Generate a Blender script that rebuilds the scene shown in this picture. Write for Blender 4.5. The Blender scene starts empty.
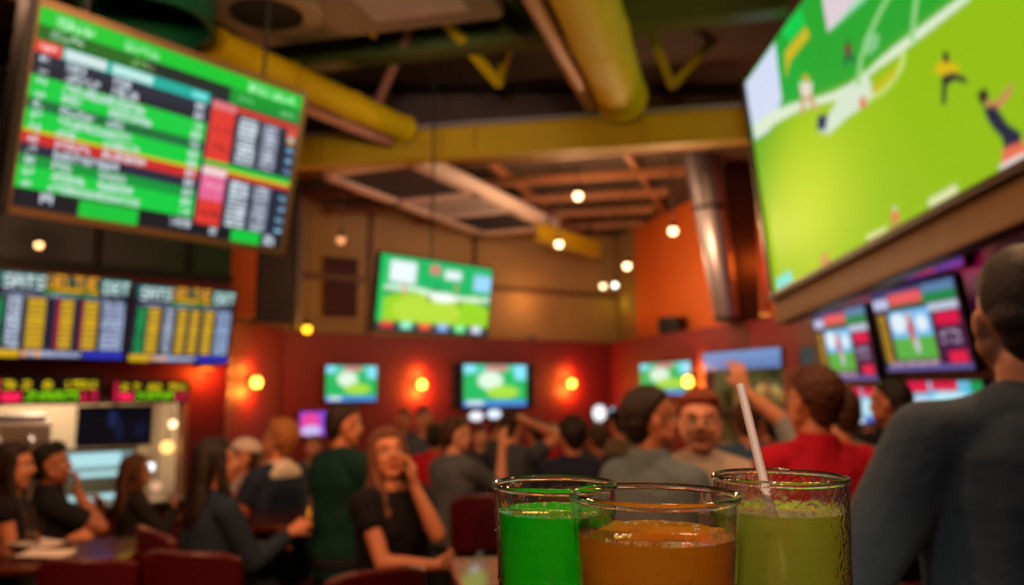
import bpy, math, random
import numpy as np
from mathutils import Vector, Matrix, noise
random.seed(7); RNG = np.random.default_rng(7)
SC = bpy.context.scene; COL = SC.collection
R = math.radians
# ------------------------------------------------------------------ camera
F = 800.0; HY = 385.0; TH = math.atan((HY - 292.5) / F); CZ = 1.8
cam = bpy.data.cameras.new('camera'); cam.sensor_width = 36; cam.lens = F / 1024 * 36
cam.clip_start = 0.02; cam.dof.use_dof = True; cam.dof.focus_distance = 0.50; cam.dof.aperture_fstop = 5.0
camo = bpy.data.objects.new('camera', cam); COL.objects.link(camo)
camo.location = (0, 0, CZ); camo.rotation_euler = (R(90) + TH, 0, 0); SC.camera = camo

def at(px, py, Y):
    """world point on the ray through a photo pixel at forward distance Y"""
    cx = (px - 512) / F; cy = (292.5 - py) / F
    fy = math.cos(TH) - cy * math.sin(TH); fz = math.sin(TH) + cy * math.cos(TH)
    return Vector((cx / fy * Y, Y, CZ + fz / fy * Y))

# ------------------------------------------------------------------ materials
def lin(c):
    return tuple(((v / 12.92) if v <= 0.04045 else ((v + 0.055) / 1.055) ** 2.4) for v in (x / 255.0 for x in c))
_M = {}
def mat(name, rgb, rough=0.6, metal=0.0, var=0.12, scale=6.0, bump=0.0, bscale=40.0, emit=0.0, spec=0.5, coat=0.0):
    if name in _M: return _M[name]
    m = bpy.data.materials.new(name); m.use_nodes = True; nt = m.node_tree; b = nt.nodes['Principled BSDF']
    c = lin(rgb); b.inputs['Roughness'].default_value = rough; b.inputs['Metallic'].default_value = metal
    b.inputs['Specular IOR Level'].default_value = spec; b.inputs['Coat Weight'].default_value = coat
    tc = nt.nodes.new('ShaderNodeTexCoord'); n = nt.nodes.new('ShaderNodeTexNoise')
    n.inputs['Scale'].default_value = scale; n.inputs['Detail'].default_value = 4
    nt.links.new(tc.outputs['Object'], n.inputs['Vector'])
    mix = nt.nodes.new('ShaderNodeMix'); mix.data_type = 'RGBA'
    mix.inputs[6].default_value = (*[v * (1 - var) for v in c], 1); mix.inputs[7].default_value = (*[min(1, v * (1 + var)) for v in c], 1)
    nt.links.new(n.outputs['Fac'], mix.inputs[0]); nt.links.new(mix.outputs[2], b.inputs['Base Color'])
    if bump:
        n2 = nt.nodes.new('ShaderNodeTexNoise'); n2.inputs['Scale'].default_value = bscale; n2.inputs['Detail'].default_value = 3
        nt.links.new(tc.outputs['Object'], n2.inputs['Vector'])
        bp = nt.nodes.new('ShaderNodeBump'); bp.inputs['Strength'].default_value = bump; bp.inputs['Distance'].default_value = 0.02
        nt.links.new(n2.outputs['Fac'], bp.inputs['Height']); nt.links.new(bp.outputs['Normal'], b.inputs['Normal'])
    if emit:
        b.inputs['Emission Color'].default_value = (*c, 1); b.inputs['Emission Strength'].default_value = emit
    _M[name] = m; return m
def emat(name, rgb, s):
    if name in _M: return _M[name]
    m = bpy.data.materials.new(name); m.use_nodes = True; nt = m.node_tree; nt.nodes.clear()
    e = nt.nodes.new('ShaderNodeEmission'); e.inputs[0].default_value = (*lin(rgb), 1); e.inputs[1].default_value = s
    o = nt.nodes.new('ShaderNodeOutputMaterial'); nt.links.new(e.outputs[0], o.inputs[0]); _M[name] = m; return m
def screenmat(s):
    k = 'lit_screen_%.2f' % s
    if k in _M: return _M[k]
    m = bpy.data.materials.new('lit_screen'); m.use_nodes = True; nt = m.node_tree; b = nt.nodes['Principled BSDF']
    a = nt.nodes.new('ShaderNodeAttribute'); a.attribute_name = 'Col'
    b.inputs['Base Color'].default_value = (0.01, 0.01, 0.01, 1); b.inputs['Roughness'].default_value = 0.6; b.inputs['Specular IOR Level'].default_value = 0.1
    nt.links.new(a.outputs['Color'], b.inputs['Emission Color']); b.inputs['Emission Strength'].default_value = s
    _M[k] = m; return m
BLK = mat('black_plastic', (14, 14, 17), 0.45)
DARKM = mat('dark_metal', (32, 32, 34), 0.5, 0.6)
# ------------------------------------------------------------------ mesh building
class MB:
    def __init__(s): s.v = []; s.f = []; s.mi = []
    def add(s, vs, fs, mi=0):
        o = len(s.v); s.v += [tuple(v) for v in vs]; s.f += [tuple(i + o for i in f) for f in fs]; s.mi += [mi] * len(fs); return s
    def box(s, c, d, M=None, mi=0, bev=0.0):
        x, y, z = d[0] / 2, d[1] / 2, d[2] / 2; c = Vector(c)
        if bev <= 0:
            vs = [Vector((a * x, b * y, e * z)) for a in (-1, 1) for b in (-1, 1) for e in (-1, 1)]
            fs = [(0, 1, 3, 2), (4, 6, 7, 5), (0, 4, 5, 1), (2, 3, 7, 6), (0, 2, 6, 4), (1, 5, 7, 3)]
        else:
            import bmesh
            bm = bmesh.new(); bmesh.ops.create_cube(bm, size=1)
            for v in bm.verts: v.co = Vector((v.co.x * 2 * x, v.co.y * 2 * y, v.co.z * 2 * z))
            bmesh.ops.bevel(bm, geom=bm.edges[:], offset=min(bev, x * .9, y * .9, z * .9), segments=2, affect='EDGES', profile=0.5)
            bm.verts.index_update(); vs = [v.co.copy() for v in bm.verts]; fs = [[v.index for v in f.verts] for f in bm.faces]; bm.free()
        vs = [(M @ v if M else v) + c for v in vs]; return s.add(vs, fs, mi)
    def loft(s, rings, cap=True, mi=0):
        n = len(rings[0]); vs = [p for r in rings for p in r]; fs = []
        for k in range(len(rings) - 1):
            for i in range(n):
                j = (i + 1) % n; fs.append((k * n + i, k * n + j, (k + 1) * n + j, (k + 1) * n + i))
        if cap: fs.append(tuple(range(n - 1, -1, -1))); fs.append(tuple(range((len(rings) - 1) * n, len(rings) * n)))
        return s.add(vs, fs, mi)
    def cone(s, a, b, ra, rb, n=14, rnd=True, mi=0, flat=None, fl=1.0):
        """tapered capsule a->b; flat = (axis vector, factor) squashes across that axis"""
        a = Vector(a); b = Vector(b); d = (b - a); L = d.length or 1e-6; d = d / L
        up = Vector(flat) if flat is not None else (Vector((0, 0, 1)) if abs(d.z) < .9 else Vector((0, 1, 0)))
        w = (up - d * up.dot(d)).normalized(); u = d.cross(w)
        st = []
        if rnd:
            for k in (80, 60, 40, 20): st.append((a - d * ra * math.sin(R(k)), ra * math.cos(R(k))))
        st += [(a, ra)]
        m = max(1, int(L / 0.04)); st += [(a + d * L * k / m, ra + (rb - ra) * k / m) for k in range(1, m)]
        st += [(b, rb)]
        if rnd:
            for k in (20, 40, 60, 80): st.append((b + d * rb * math.sin(R(k)), rb * math.cos(R(k))))
        return s.loft([[c + u * math.cos(2 * math.pi * i / n) * r + w * math.sin(2 * math.pi * i / n) * r * fl for i in range(n)] for c, r in st], mi=mi)
    def tube(s, a, b, r, n=16, mi=0): return s.cone(a, b, r, r, n, False, mi)
    def path(s, pts, r, n=10, mi=0):
        for p, q in zip(pts, pts[1:]): s.cone(p, q, r, r, n, True, mi)
        return s
    def ell(s, c, r, M=None, n=20, mi=0):
        c = Vector(c); rings = []
        for k in range(1, n // 2):
            t = math.pi * k / (n // 2)
            rings.append([Vector((r[0] * math.sin(t) * math.cos(2 * math.pi * i / n), r[1] * math.sin(t) * math.sin(2 * math.pi * i / n), -r[2] * math.cos(t))) for i in range(n)])
        rings = [[(M @ p if M else p) + c for p in q] for q in rings]
        return s.loft(rings, mi=mi)
    def lathe(s, prof, c=(0, 0, 0), n=48, mi=0, closed=False):
        c = Vector(c); rings = [[Vector((r * math.cos(2 * math.pi * i / n), r * math.sin(2 * math.pi * i / n), z)) + c for i in range(n)] for r, z in prof]
        return s.loft(rings, cap=not closed, mi=mi)
    def mesh(s, name, mats):
        me = bpy.data.meshes.new(name); me.from_pydata(s.v, [], s.f)
        for m in (mats if isinstance(mats, (list, tuple)) else [mats]): me.materials.append(m)
        me.polygons.foreach_set('material_index', s.mi); me.update(); return me
    def obj(s, name, mats, parent=None, smooth=False, loc=None, rot=None):
        o = bpy.data.objects.new(name, s.mesh(name, mats)); COL.objects.link(o)
        if parent: o.parent = parent
        if loc is not None: o.location = loc
        if rot is not None: o.rotation_euler = rot
        if smooth: shade(o)
        return o
def shade(o, ang=40):
    me = o.data; me.polygons.foreach_set('use_smooth', [True] * len(me.polygons))
    if ang < 180:
        me.set_sharp_from_angle(angle=R(ang))
def T(o, label=None, cat=None, group=None, kind=None):
    if label: o['label'] = label
    if cat: o['category'] = cat
    if group: o['group'] = group
    if kind: o['kind'] = kind
    return o
def empty(name, loc=(0, 0, 0), rot=(0, 0, 0), label=None, cat=None, group=None):
    o = bpy.data.objects.new(name, None); COL.objects.link(o); o.location = loc; o.rotation_euler = rot
    o.empty_display_size = 0.1; return T(o, label, cat, group)
def S(o): o['kind'] = 'structure'; return o
def copy_tree(o, parent=None):
    c = o.copy(); COL.objects.link(c); c.parent = parent
    for ch in list(o.children): copy_tree(ch, c)
    return c
def light(kind, name, loc, energy, rgb, size=0.1, parent=None, rot=None, spot=None):
    l = bpy.data.lights.new(name, kind); l.energy = energy; l.color = lin(rgb)
    if kind == 'AREA': l.size = size
    else: l.shadow_soft_size = size
    if spot: l.spot_size = R(spot); l.spot_blend = 0.7
    o = bpy.data.objects.new(name, l); COL.objects.link(o); o.location = loc
    if rot: o.rotation_euler = rot
    if parent: o.parent = parent
    return o
# ------------------------------------------------------------------ pictures on screens: a raster held as mesh colours
FONT = {'A': '01110100011000111111100011000110001', 'B': '11110100011000111110100011000111110', 'D': '11110100011000110001100011000111110',
 'E': '11111100001000011110100001000011111', 'I': '11111001000010000100001000010011111', 'L': '10000100001000010000100001000011111',
 'O': '01110100011000110001100011000101110', 'S': '01111100001000001110000010000111110', 'T': '11111001000010000100001000010000100',
 'U': '10001100011000110001100011000101110', 'V': '10001100011000110001100010101000100', 'W': '10001100011000110101101011101110001',
 '0': '01110100011001110101110011000101110', '1': '00100011000010000100001000010001110', '2': '01110100010000100110010001000011111',
 '3': '11110000010000101110000010000111110', '7': '11111000010001000100010000100001000', '9': '01110100011000101111000010000101110', '8': '01110100011000101110100011000101110', '5': '11111100001111000001000011000101110', ' ': '0' * 35}
class Pic:
    def __init__(s, w, h, bg): s.w, s.h = w, h; s.a = np.zeros((h, w, 3)); s.a[:] = lin(bg); s.Y, s.X = np.mgrid[0:h, 0:w]; s.X = (s.X + .5) / w; s.Y = (s.Y + .5) / h
    def m(s, mask, c, k=1.0): s.a[mask] = s.a[mask] * (1 - k) + np.array(lin(c)) * k
    def rect(s, x0, y0, x1, y1, c, k=1.0): s.m((s.X >= x0) & (s.X < x1) & (s.Y >= y0) & (s.Y < y1), c, k)
    def ell(s, x, y, rx, ry, c, k=1.0): s.m(((s.X - x) / rx) ** 2 + ((s.Y - y) / ry) ** 2 < 1, c, k)
    def line(s, x0, y0, x1, y1, t, c, asp=None):
        asp = asp or s.h / s.w; dx, dy = x1 - x0, (y1 - y0) * asp; L = dx * dx + dy * dy
        u = np.clip(((s.X - x0) * dx + (s.Y - y0) * asp * dy) / L, 0, 1)
        s.m(np.hypot(s.X - x0 - u * dx, (s.Y - y0) * asp - u * dy) < t, c)
    def pline(s, pts, t, c):
        for p, q in zip(pts, pts[1:]): s.line(*p, *q, t, c)
    def text(s, st, x, y, h, c, wide=.75):
        n = len(st); cw = h * s.h / s.w * wide
        for i, ch in enumerate(st):
            g = FONT[ch]
            for r in range(7):
                for q in range(5):
                    if g[r * 5 + q] == '1': s.rect(x + i * cw * 1.15 + q * cw / 5, y + r * h / 7, x + i * cw * 1.15 + (q + 1) * cw / 5 + .001, y + (r + 1) * h / 7 + .001, c)
    def scrib(s, x, y, w, h, c, seed=0, dens=.62):
        """an unreadable row of small marks"""
        rr = np.random.default_rng(seed); n = max(2, int(w * s.w / 3))
        for i in range(n):
            for r in range(4):
                if rr.random() < dens: s.rect(x + w * i / n, y + h * r / 4, x + w * (i + .8) / n, y + h * (r + 1) / 4, c)
    def grad(s, c0, c1, mask=None, axis='y'):
        t = (s.Y if axis == 'y' else s.X)[..., None]; g = np.array(lin(c0)) * (1 - t) + np.array(lin(c1)) * t
        if mask is None: s.a[:] = g
        else: s.a[mask] = g[mask]
    def soft(s, n):
        for _ in range(n):
            p = np.pad(s.a, ((1, 1), (1, 1), (0, 0)), 'edge'); s.a = (p[:-2, 1:-1] + p[2:, 1:-1] + p[1:-1, :-2] + p[1:-1, 2:] + 2 * s.a) / 6
        return s
    def obj(s, name, w, h, parent, strength, y=0.0):
        """a flat panel in local XZ facing -Y"""
        gx, gz = np.meshgrid((np.arange(s.w + 1) / s.w - .5) * w, (.5 - np.arange(s.h + 1) / s.h) * h)
        vs = np.stack([gx.ravel(), np.full(gx.size, y), gz.ravel()], 1)
        i = (np.arange(s.h)[:, None] * (s.w + 1) + np.arange(s.w)[None]).ravel()
        fs = np.stack([i, i + s.w + 1, i + s.w + 2, i + 1], 1)
        me = bpy.data.meshes.new(name); me.from_pydata(vs.tolist(), [], fs.tolist())
        ca = me.color_attributes.new('Col', 'FLOAT_COLOR', 'CORNER')
        c4 = np.concatenate([s.a.reshape(-1, 3), np.ones((s.w * s.h, 1))], 1); ca.data.foreach_set('color', np.repeat(c4, 4, axis=0).ravel())
        me.materials.append(screenmat(strength)); o = bpy.data.objects.new(name, me); COL.objects.link(o); o.parent = parent; return o
def frame_mb(w, h, b, d, y0=0.0):
    """rectangular surround in XZ with outer size w x h, border b, depth d behind y0"""
    m = MB(); bb = b if isinstance(b, tuple) else (b, b, b, b)  # left right top bottom
    m.box((-w / 2 + bb[0] / 2, y0 + d / 2, 0), (bb[0], d, h), bev=.006); m.box((w / 2 - bb[1] / 2, y0 + d / 2, 0), (bb[1], d, h), bev=.006)
    m.box((0, y0 + d / 2, h / 2 - bb[2] / 2), (w - bb[0] - bb[1], d, bb[2])); m.box((0, y0 + d / 2, -h / 2 + bb[3] / 2), (w - bb[0] - bb[1], d, bb[3])); return m
def tv(name, loc, yaw, tilt, w, h, pic, strength, label, cat='television', group=None, border=.02, fm=None, depth=.07, mount=0.12, roll=None):
    t = empty(name, loc, (0, 0, 0), label, cat, group)
    if roll is not None: t.matrix_world = roll
    else: t.matrix_world = Matrix.Translation(loc) @ Matrix.Rotation(yaw, 4, 'Z') @ Matrix.Rotation(tilt, 4, 'X')
    pic.obj('screen', w - 2 * border, h - 2 * border, t, strength, y=-.002)
    frame_mb(w, h, border, depth * .6, -.008).obj('bezel', fm or BLK, t)
    MB().box((0, depth * .5 + .012, 0), (w - .03, depth * .9, h - .03), bev=.01).obj('casing', BLK, t)
    if mount: 
        m = MB(); m.box((0, depth + mount / 2, -.02), (.1, mount, .1)); m.box((0, depth + mount, -.02), (min(.5, w * .5), .02, min(.3, h * .5))); m.obj('mount', DARKM, t)
    return t
exec_order = []
# ------------------------------------------------------------------ the room
RED = mat('red_wall_paint', (104, 12, 32), 0.6, var=.1, scale=2, bump=.05)
BEIGE = mat('tan_wall_paint', (150, 118, 74), 0.7, var=.1, scale=1.5, bump=.05)
ORANGE = mat('orange_wall_paint', (206, 96, 30), 0.65, var=.1, scale=1.5, bump=.05)
PURP = mat('plum_wall_paint', (70, 26, 48), 0.55, var=.1, scale=2)
CEILM = mat('dark_ceiling_deck', (58, 42, 30), 0.8, var=.25, scale=3, bump=.2, bscale=8)
YEL = mat('yellow_paint', (214, 180, 4), 0.6, var=.08, scale=3, spec=.2)
YELD = mat('mustard_beam_paint', (168, 136, 4), 0.65, var=.12, scale=3, spec=.25)
GRNB = mat('olive_green_beam_paint', (58, 74, 22), 0.55, var=.15, scale=3)
GRN = mat('teal_green_enamel', (14, 96, 66), 0.35, var=.1, scale=3)
STEEL = mat('stainless_steel', (150, 148, 146), 0.28, 0.9, var=.08, scale=5)
WHITEP = mat('off_white_panel', (196, 176, 172), 0.5, var=.05, scale=2)
GRILLE = mat('dark_grille', (34, 34, 42), 0.6, var=.2, scale=20)
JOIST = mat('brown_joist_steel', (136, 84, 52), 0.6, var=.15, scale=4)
WOODF = mat('oak_brown_trim', (130, 92, 46), 0.45, var=.2, scale=4, bump=.1)
BRONZE = mat('bronze_frame', (128, 100, 70), 0.4, .35, var=.08)
ZC = 5.9; ZR = 2.65

def floor_mat():
    m = mat('dark_floor_tiles', (52, 34, 28), 0.35, var=.3, scale=1.2); return m
S(MB().box((-2, 8, -.05), (22, 30, .1)).obj('floor', floor_mat()))
S(MB().box((-2, 8, ZC + .05), (22, 30, .1)).obj('ceiling', CEILM))
S(MB().box((-2, 15.35, 5.42), (18, 9.6, .64)).obj('ceiling_rear', CEILM))

def seg_matrix(A, B):
    """local frame of a wall from A (left end seen from inside) to B: x along, y into the wall, z up"""
    d = Vector((B[0] - A[0], B[1] - A[1], 0)); yaw = math.atan2(d.y, d.x)
    return Matrix.Translation((A[0], A[1], 0)) @ Matrix.Rotation(yaw, 4, 'Z'), d.length, yaw
def wall(name, A, B, z0, z1, m, t=.15, holes=()):
    M, L, yaw = seg_matrix(A, B); mb = MB()
    xs = sorted({0, L, *[h[0] for h in holes], *[h[1] for h in holes]})
    for a, b in zip(xs, xs[1:]):
        cuts = [h for h in holes if h[0] <= a + 1e-6 and h[1] >= b - 1e-6]
        if not cuts: mb.box(((a + b) / 2, t / 2, (z0 + z1) / 2), (b - a, t, z1 - z0))
        else:
            h = cuts[0]
            if h[2] > z0: mb.box(((a + b) / 2, t / 2, (z0 + h[2]) / 2), (b - a, t, h[2] - z0))
            if h[3] < z1: mb.box(((a + b) / 2, t / 2, (z1 + h[3]) / 2), (b - a, t, z1 - h[3]))
    o = mb.obj(name, m); o.matrix_world = M; return S(o)
def on(px, py, A, B, off=0.0):
    """where the ray through a pixel meets the wall A-B, pulled off into the room"""
    r = at(px, py, 1.0) - Vector((0, 0, CZ)); d = Vector((B[0] - A[0], B[1] - A[1], 0)).normalized(); n = Vector((d.y, -d.x, 0))
    k = (n.x * A[0] + n.y * A[1] + off) / (n.x * r.x + n.y * r.y); return Vector((r.x * k, r.y * k, CZ + r.z * k))
def along(p, A, B): return (Vector((p[0] - A[0], p[1] - A[1], 0))).dot(Vector((B[0] - A[0], B[1] - A[1], 0)).normalized())

LA, LB = (-7.87, 5.85), (-3.35, 9.47)          # left wall with the boards and kitchen
SA, SB = (-4.18, 11.9), (-3.86, 13.6)          # short wall with the first sconce
BA, BB = (-3.86, 13.6), (2.08, 17.0)           # back wall
OA, OB = (2.08, 17.0), (3.62, 10.1)            # angled wall to the right
RA, RB = (3.62, 10.1), (3.9, -3.5)             # right wall
# kitchen opening in the left wall
kx0, kx1 = along(on(-60, 430, LA, LB), LA, LB), along(on(181, 430, LA, LB), LA, LB)
wall('wall_left', LA, LB, 0, ZR + .35, RED, holes=[(kx0, kx1, .55, 1.60)])
wall('wall_side', SA, SB, 0, ZR + .1, RED)
wall('wall_corner', (-3.35, 9.47), (-4.18, 11.9), 0, ZR + .1, RED)
wall('wall_back', BA, BB, 0, ZR, RED)
# pass-through opening in the angled wall
px0, px1 = along(on(705, 380, OA, OB), OA, OB), along(on(784, 380, OA, OB), OA, OB)
wall('wall_angled', OA, OB, 0, ZR, RED, t=.15, holes=[(px0, px1, .9, 2.28)])
wall('wall_right', RA, RB, 0, ZC, PURP)
# upper walls stand back behind the ledge
UBA, UBB = (-4.6, 13.75), (2.55, 17.85); UOA, UOB = (2.3, 17.8), (4.35, 9.4)
wall('wall_back_upper', (-7, 12.35), UBB, ZR - .3, ZC, BEIGE)
# angled upper: tan strip first, then orange
m_ = on(636, 280, UOA, UOB)
wall('wall_upper_corner', UOA, (m_.x, m_.y), ZR - .3, ZC, BEIGE)
wall('wall_upper_orange', (m_.x, m_.y), UOB, ZR - .3, ZC, ORANGE)
wall('wall_far_left', (-12, 5), (-7, 12.35), 0, ZC, BEIGE)
wall('wall_behind', (3.9, -3.5), (-12.5, -3.5), 0, ZC, BEIGE)
wall('wall_outer', (-12.5, -3.5), (-12.4, 6), 0, ZC, BEIGE)
# ledges on top of the red walls
mb = MB()
def slab(mb, pts, z0, z1):
    n = len(pts); v = [(*p, z0) for p in pts] + [(*p, z1) for p in pts]
    mb.add(v, [tuple(range(n - 1, -1, -1)), tuple(range(n, 2 * n))] + [(i, (i + 1) % n, n + (i + 1) % n, n + i) for i in range(n)])
slab(mb, [(-3.9, 13.6), (2.08, 17.0), (3.62, 10.1), (4.5, 10.0), (3.2, 18), (-5, 14.2)], ZR, ZR + .05)
S(mb.obj('trim_1', RED))
# dark column and pier with orange light painted on, rising behind the boards on the left
S(MB().box((0, 0, 0), (.62, .34, ZC - ZR - .1)).obj('trim_2', mat('dark_column_paint', (26, 20, 24), .5), loc=(-3.74, 12.4, (ZC + ZR) / 2 + .05), rot=(0, 0, .3)))
S(MB().box((0, 0, 0), (.38, .2, ZC - 2.75)).obj('trim_3', ORANGE, loc=(-3.82, 11.2, (ZC + 2.75) / 2), rot=(0, 0, .3)))
p = on(283, 250, BA, BB, .3)
S(MB().box((0, 0, 0), (.10, .3, ZC - ZR)).obj('trim_4', mat('lit_edge_grey', (92, 84, 92), .5), loc=(-3.55, 13.1, (ZC + ZR) / 2 + .05), rot=(0, 0, .5)))  # narrow grey piece stands for the column's lit edge
# trims on the tan upper wall: a rail and studs (one continuous moulding)
M, L, yaw = seg_matrix((-7, 12.35), UBB); mb = MB()
for z in (3.75,): mb.box((L / 2, -.04, z), (L, .08, .1))
for x in (5.0, 7.2): mb.box((x, -.03, (ZR + ZC) / 2), (.1, .06, ZC - ZR))
o = mb.obj('trim_5', mat('brown_moulding', (92, 60, 36), .6)); o.matrix_world = M; S(o)
# black band and glass above the boards (an unlit glazed clerestory)
M, L, yaw = seg_matrix(LA, LB); mb = MB()
mb.box((L / 2, .05, 3.75), (L, .05, 1.5)); o = mb.obj('window_1', mat('dark_glazing', (12, 12, 15), .35)); o.matrix_world = M; S(o)
mb = MB()
for z in (3.05, 4.5): mb.box((L / 2, .0, z), (L, .1, .1))
for k in range(6): mb.box((L * (k + .5) / 6, .0, 3.75), (.07, .1, 1.4))
o2 = mb.obj('window_frame', DARKM); o2.parent = o
# raised platform where the camera and the near man stand
S(MB().box((.9, -.4, .125), (4.2, 5.0, .25), bev=.01).obj('platform', mat('platform_wood', (60, 38, 26), .45, var=.3, scale=3)))

# ------------------------------------------------------------------ kitchen behind the left opening
Mk, Lk, yk = seg_matrix(LA, LB)
def kitchen():
    xa, xb = kx0, kx1; w = xb - xa; CR = mat('cream_kitchen_wall', (176, 158, 132), .5)
    mb = MB(); d = 1.5
    mb.box(((xa + xb) / 2, d + .15, 1.1), (w + .4, .06, 2.2)); mb.box((xa - .2, d / 2 + .15, 1.1), (.06, d, 2.2)); mb.box((xb + .2, d / 2 + .15, 1.1), (.06, d, 2.2))
    mb.box(((xa + xb) / 2, d / 2 + .15, 2.2), (w + .4, d, .06))
    o = mb.obj('wall_kitchen', CR); o.matrix_world = Mk; S(o)
    o = frame_mb(w + .12, 1.17, .06, .2).obj('trim_6', mat('tan_trim', (150, 118, 84), .5)); o.matrix_world = Mk @ Matrix.Translation(((xa + xb) / 2, -.03, 1.075)); S(o)
    def k(px): return along(on(px, 430, LA, LB), LA, LB)
    # dark hanging monitor
    x0, x1 = k(77), k(153)
    t = empty('monitor', label='switched-off dark wide monitor hanging in the kitchen opening', cat='monitor'); t.matrix_world = Mk @ Matrix.Translation(((x0 + x1) / 2, .05, 1.36))
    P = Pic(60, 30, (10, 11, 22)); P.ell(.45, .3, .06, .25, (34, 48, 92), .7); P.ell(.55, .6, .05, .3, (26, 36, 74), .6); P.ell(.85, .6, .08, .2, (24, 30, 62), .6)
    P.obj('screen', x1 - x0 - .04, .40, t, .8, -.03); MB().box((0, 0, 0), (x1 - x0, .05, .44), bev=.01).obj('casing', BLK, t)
    MB().tube((0, .02, .2), (0, .02, .82), .02).obj('mount', DARKM, t)
    # lit display fridge under it
    x0, x1 = k(70), k(132)
    t = empty('display_fridge', label='low stainless display fridge glowing pale cyan behind the kitchen opening', cat='fridge'); t.matrix_world = Mk @ Matrix.Translation(((x0 + x1) / 2 + .1, .75, 0))
    w2 = (x1 - x0) * 1.25
    mb = MB(); mb.box((0, 0, .34), (w2, .6, .2), bev=.02); mb.box((0, 0, 1.08), (w2, .6, .05)); mb.box((-w2 / 2 + .02, 0, .84), (.04, .6, .56)); mb.box((w2 / 2 - .02, 0, .84), (.04, .6, .56)); mb.obj('body', STEEL, t); MB().box((0, .28, .76), (w2, .03, .62)).obj('added_glow_panel', emat('added_cold_glow', (176, 222, 226), 1.05), t)  # glowing back panel added to brighten the fridge interior
    MB().box((0, 0, .14), (w2, .56, .28)).obj('plinth', BLK, t)
    MB().box((0, .2, 1.045), (w2 - .1, .06, .03)).obj('lamp', emat('cool_tube', (190, 235, 240), 2), t)
    for z in (.6, .85):
        MB().box((0, .0, z), (w2 - .08, .5, .015)).obj('shelf', mat('glass_shelf_white', (200, 225, 228), .3), t)
    for i in range(7): MB().box((-w2 / 2 + .12 + i * (w2 - .2) / 6.5, .1, .68), (.09, .2, .13), bev=.02).obj('tray', mat('pale_tray', (205, 222, 224), .4), t)
    light('AREA', 'fridge_glow', (0, -.02, 1.06), 9, (190, 240, 245), .5, t)
    # white appliance on the left
    x0 = k(4)
    t = empty('espresso_machine', label='pale steel counter appliance at the left end of the kitchen', cat='appliance'); t.matrix_world = Mk @ Matrix.Translation((x0, .7, 0))
    MB().box((0, 0, 1.18), (1.0, .5, .5), bev=.05).obj('body', mat('brushed_pale_steel', (190, 184, 178), .35, .4), t)
    MB().box((0, 0, 1.46), (.9, .45, .06), bev=.02).obj('lid', STEEL, t)
    for i in (-.3, 0, .3): MB().tube((i, -.26, 1.25), (i, -.34, 1.2), .025).obj('spout', STEEL, t)
    MB().box((0, .0, .46), (1.0, .6, .92), bev=.01).obj('base_cabinet', STEEL, t)
    # lamps near the right jamb
    for i, (px, py, r, c, s) in enumerate([(173, 424, .045, (255, 214, 160), 3.5), (167, 447, .075, (255, 196, 110), 2.2), (150, 467, .05, (240, 248, 255), 2.2), (156, 486, .06, (255, 190, 150), .8)]):
        q = on(px, py, LA, LB, -.35)
        lab = ['small warm bulb highest on the kitchen jamb', 'large amber globe lamp on the kitchen jamb', 'cool white round lamp beside the display fridge', 'dim peach globe lamp lowest on the kitchen jamb'][i]
        t = empty('globe_lamp', q, label=lab, cat='lamp')
        MB().ell((0, 0, 0), (r, r, r)).obj('bulb', emat('lamp_%d' % i, c, s), t, True)
        MB().tube((0, 0, r * .8), (0, .0, r + .08), .012).obj('socket', DARKM, t); MB().tube((0, 0, r + .08), (0, .0, max(r + .1, 2.17 - q.z)), .006).obj('cord', BLK, t)
        if i == 1: light('POINT', 'lamp_light', (q.x - .1, q.y - .1, q.z), 4, c, .08)
    light('AREA', 'kitchen_ceiling_light', Mk @ Vector(((xa + xb) / 2, .8, 2.12)), 55, (255, 226, 190), .8)
    # service counter sill
    o = MB().box(((xa + xb) / 2, .0, .54), (w + .2, .5, .05), bev=.01).obj('service_counter', STEEL); o.matrix_world = Mk; T(o, 'stainless counter ledge running along the kitchen opening', 'counter')
kitchen()

# ------------------------------------------------------------------ pass-through on the angled wall
def passthrough():
    M, L, yaw = seg_matrix(OA, OB); w = px1 - px0; xc = (px0 + px1) / 2
    mb = MB(); CR = mat('pale_olive_wall', (132, 128, 96), .5)
    mb.box((xc, 1.2, 1.5), (w + .5, .06, 1.9)); mb.box((px0 - .1, .68, 1.5), (.06, 1.1, 1.9)); mb.box((px1 + .1, .68, 1.5), (.06, 1.1, 1.9)); mb.box((xc, .68, 2.4), (w + .3, 1.1, .06)); mb.box((xc, .68, .88), (w + .3, 1.1, .06))
    o = mb.obj('wall_alcove', CR); o.matrix_world = M; S(o)
    t = empty('light_box', label='long pale blue light box across the top of the wall opening', cat='light box'); t.matrix_world = M @ Matrix.Translation((xc, .0, 2.16))
    P = Pic(64, 8, (96, 140, 200)); P.grad((120, 160, 214), (84, 124, 186)); P.obj('screen', w - .02, .26, t, .9, -.03)
    MB().box((0, .0, 0), (w, .055, .29), bev=.01).obj('casing', DARKM, t)
    light('AREA', 'alcove_light', M @ Vector((xc, .7, 2.3)), 16, (240, 235, 180), .6)
    for i in range(5):
        x = px0 + .25 + i * (w - .4) / 4.5
        o = empty('storage_jar', label='pale lidded jars in a row inside the wall opening', cat='jar', group='jars inside the wall opening'); o.matrix_world = M @ Matrix.Translation((x, .5 + .1 * (i % 2), 1.42))
        MB().lathe([(0.0, 0), (.1, 0), (.13, .06), (.13, .3), (.09, .38), (0.0, .38)]).obj('body', mat('jar_ceramic', (190, 168, 128), .4), o, True); MB().lathe([(0, .38), (.1, .38), (.1, .43), (0.0, .45)]).obj('lid', STEEL, o, True)
    o = MB().box((xc, .55, 1.40), (w + .1, .6, .04)).obj('shelf', STEEL); o.matrix_world = M; T(o, 'steel shelf inside the wall opening under the jars', 'shelf')
passthrough()

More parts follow.
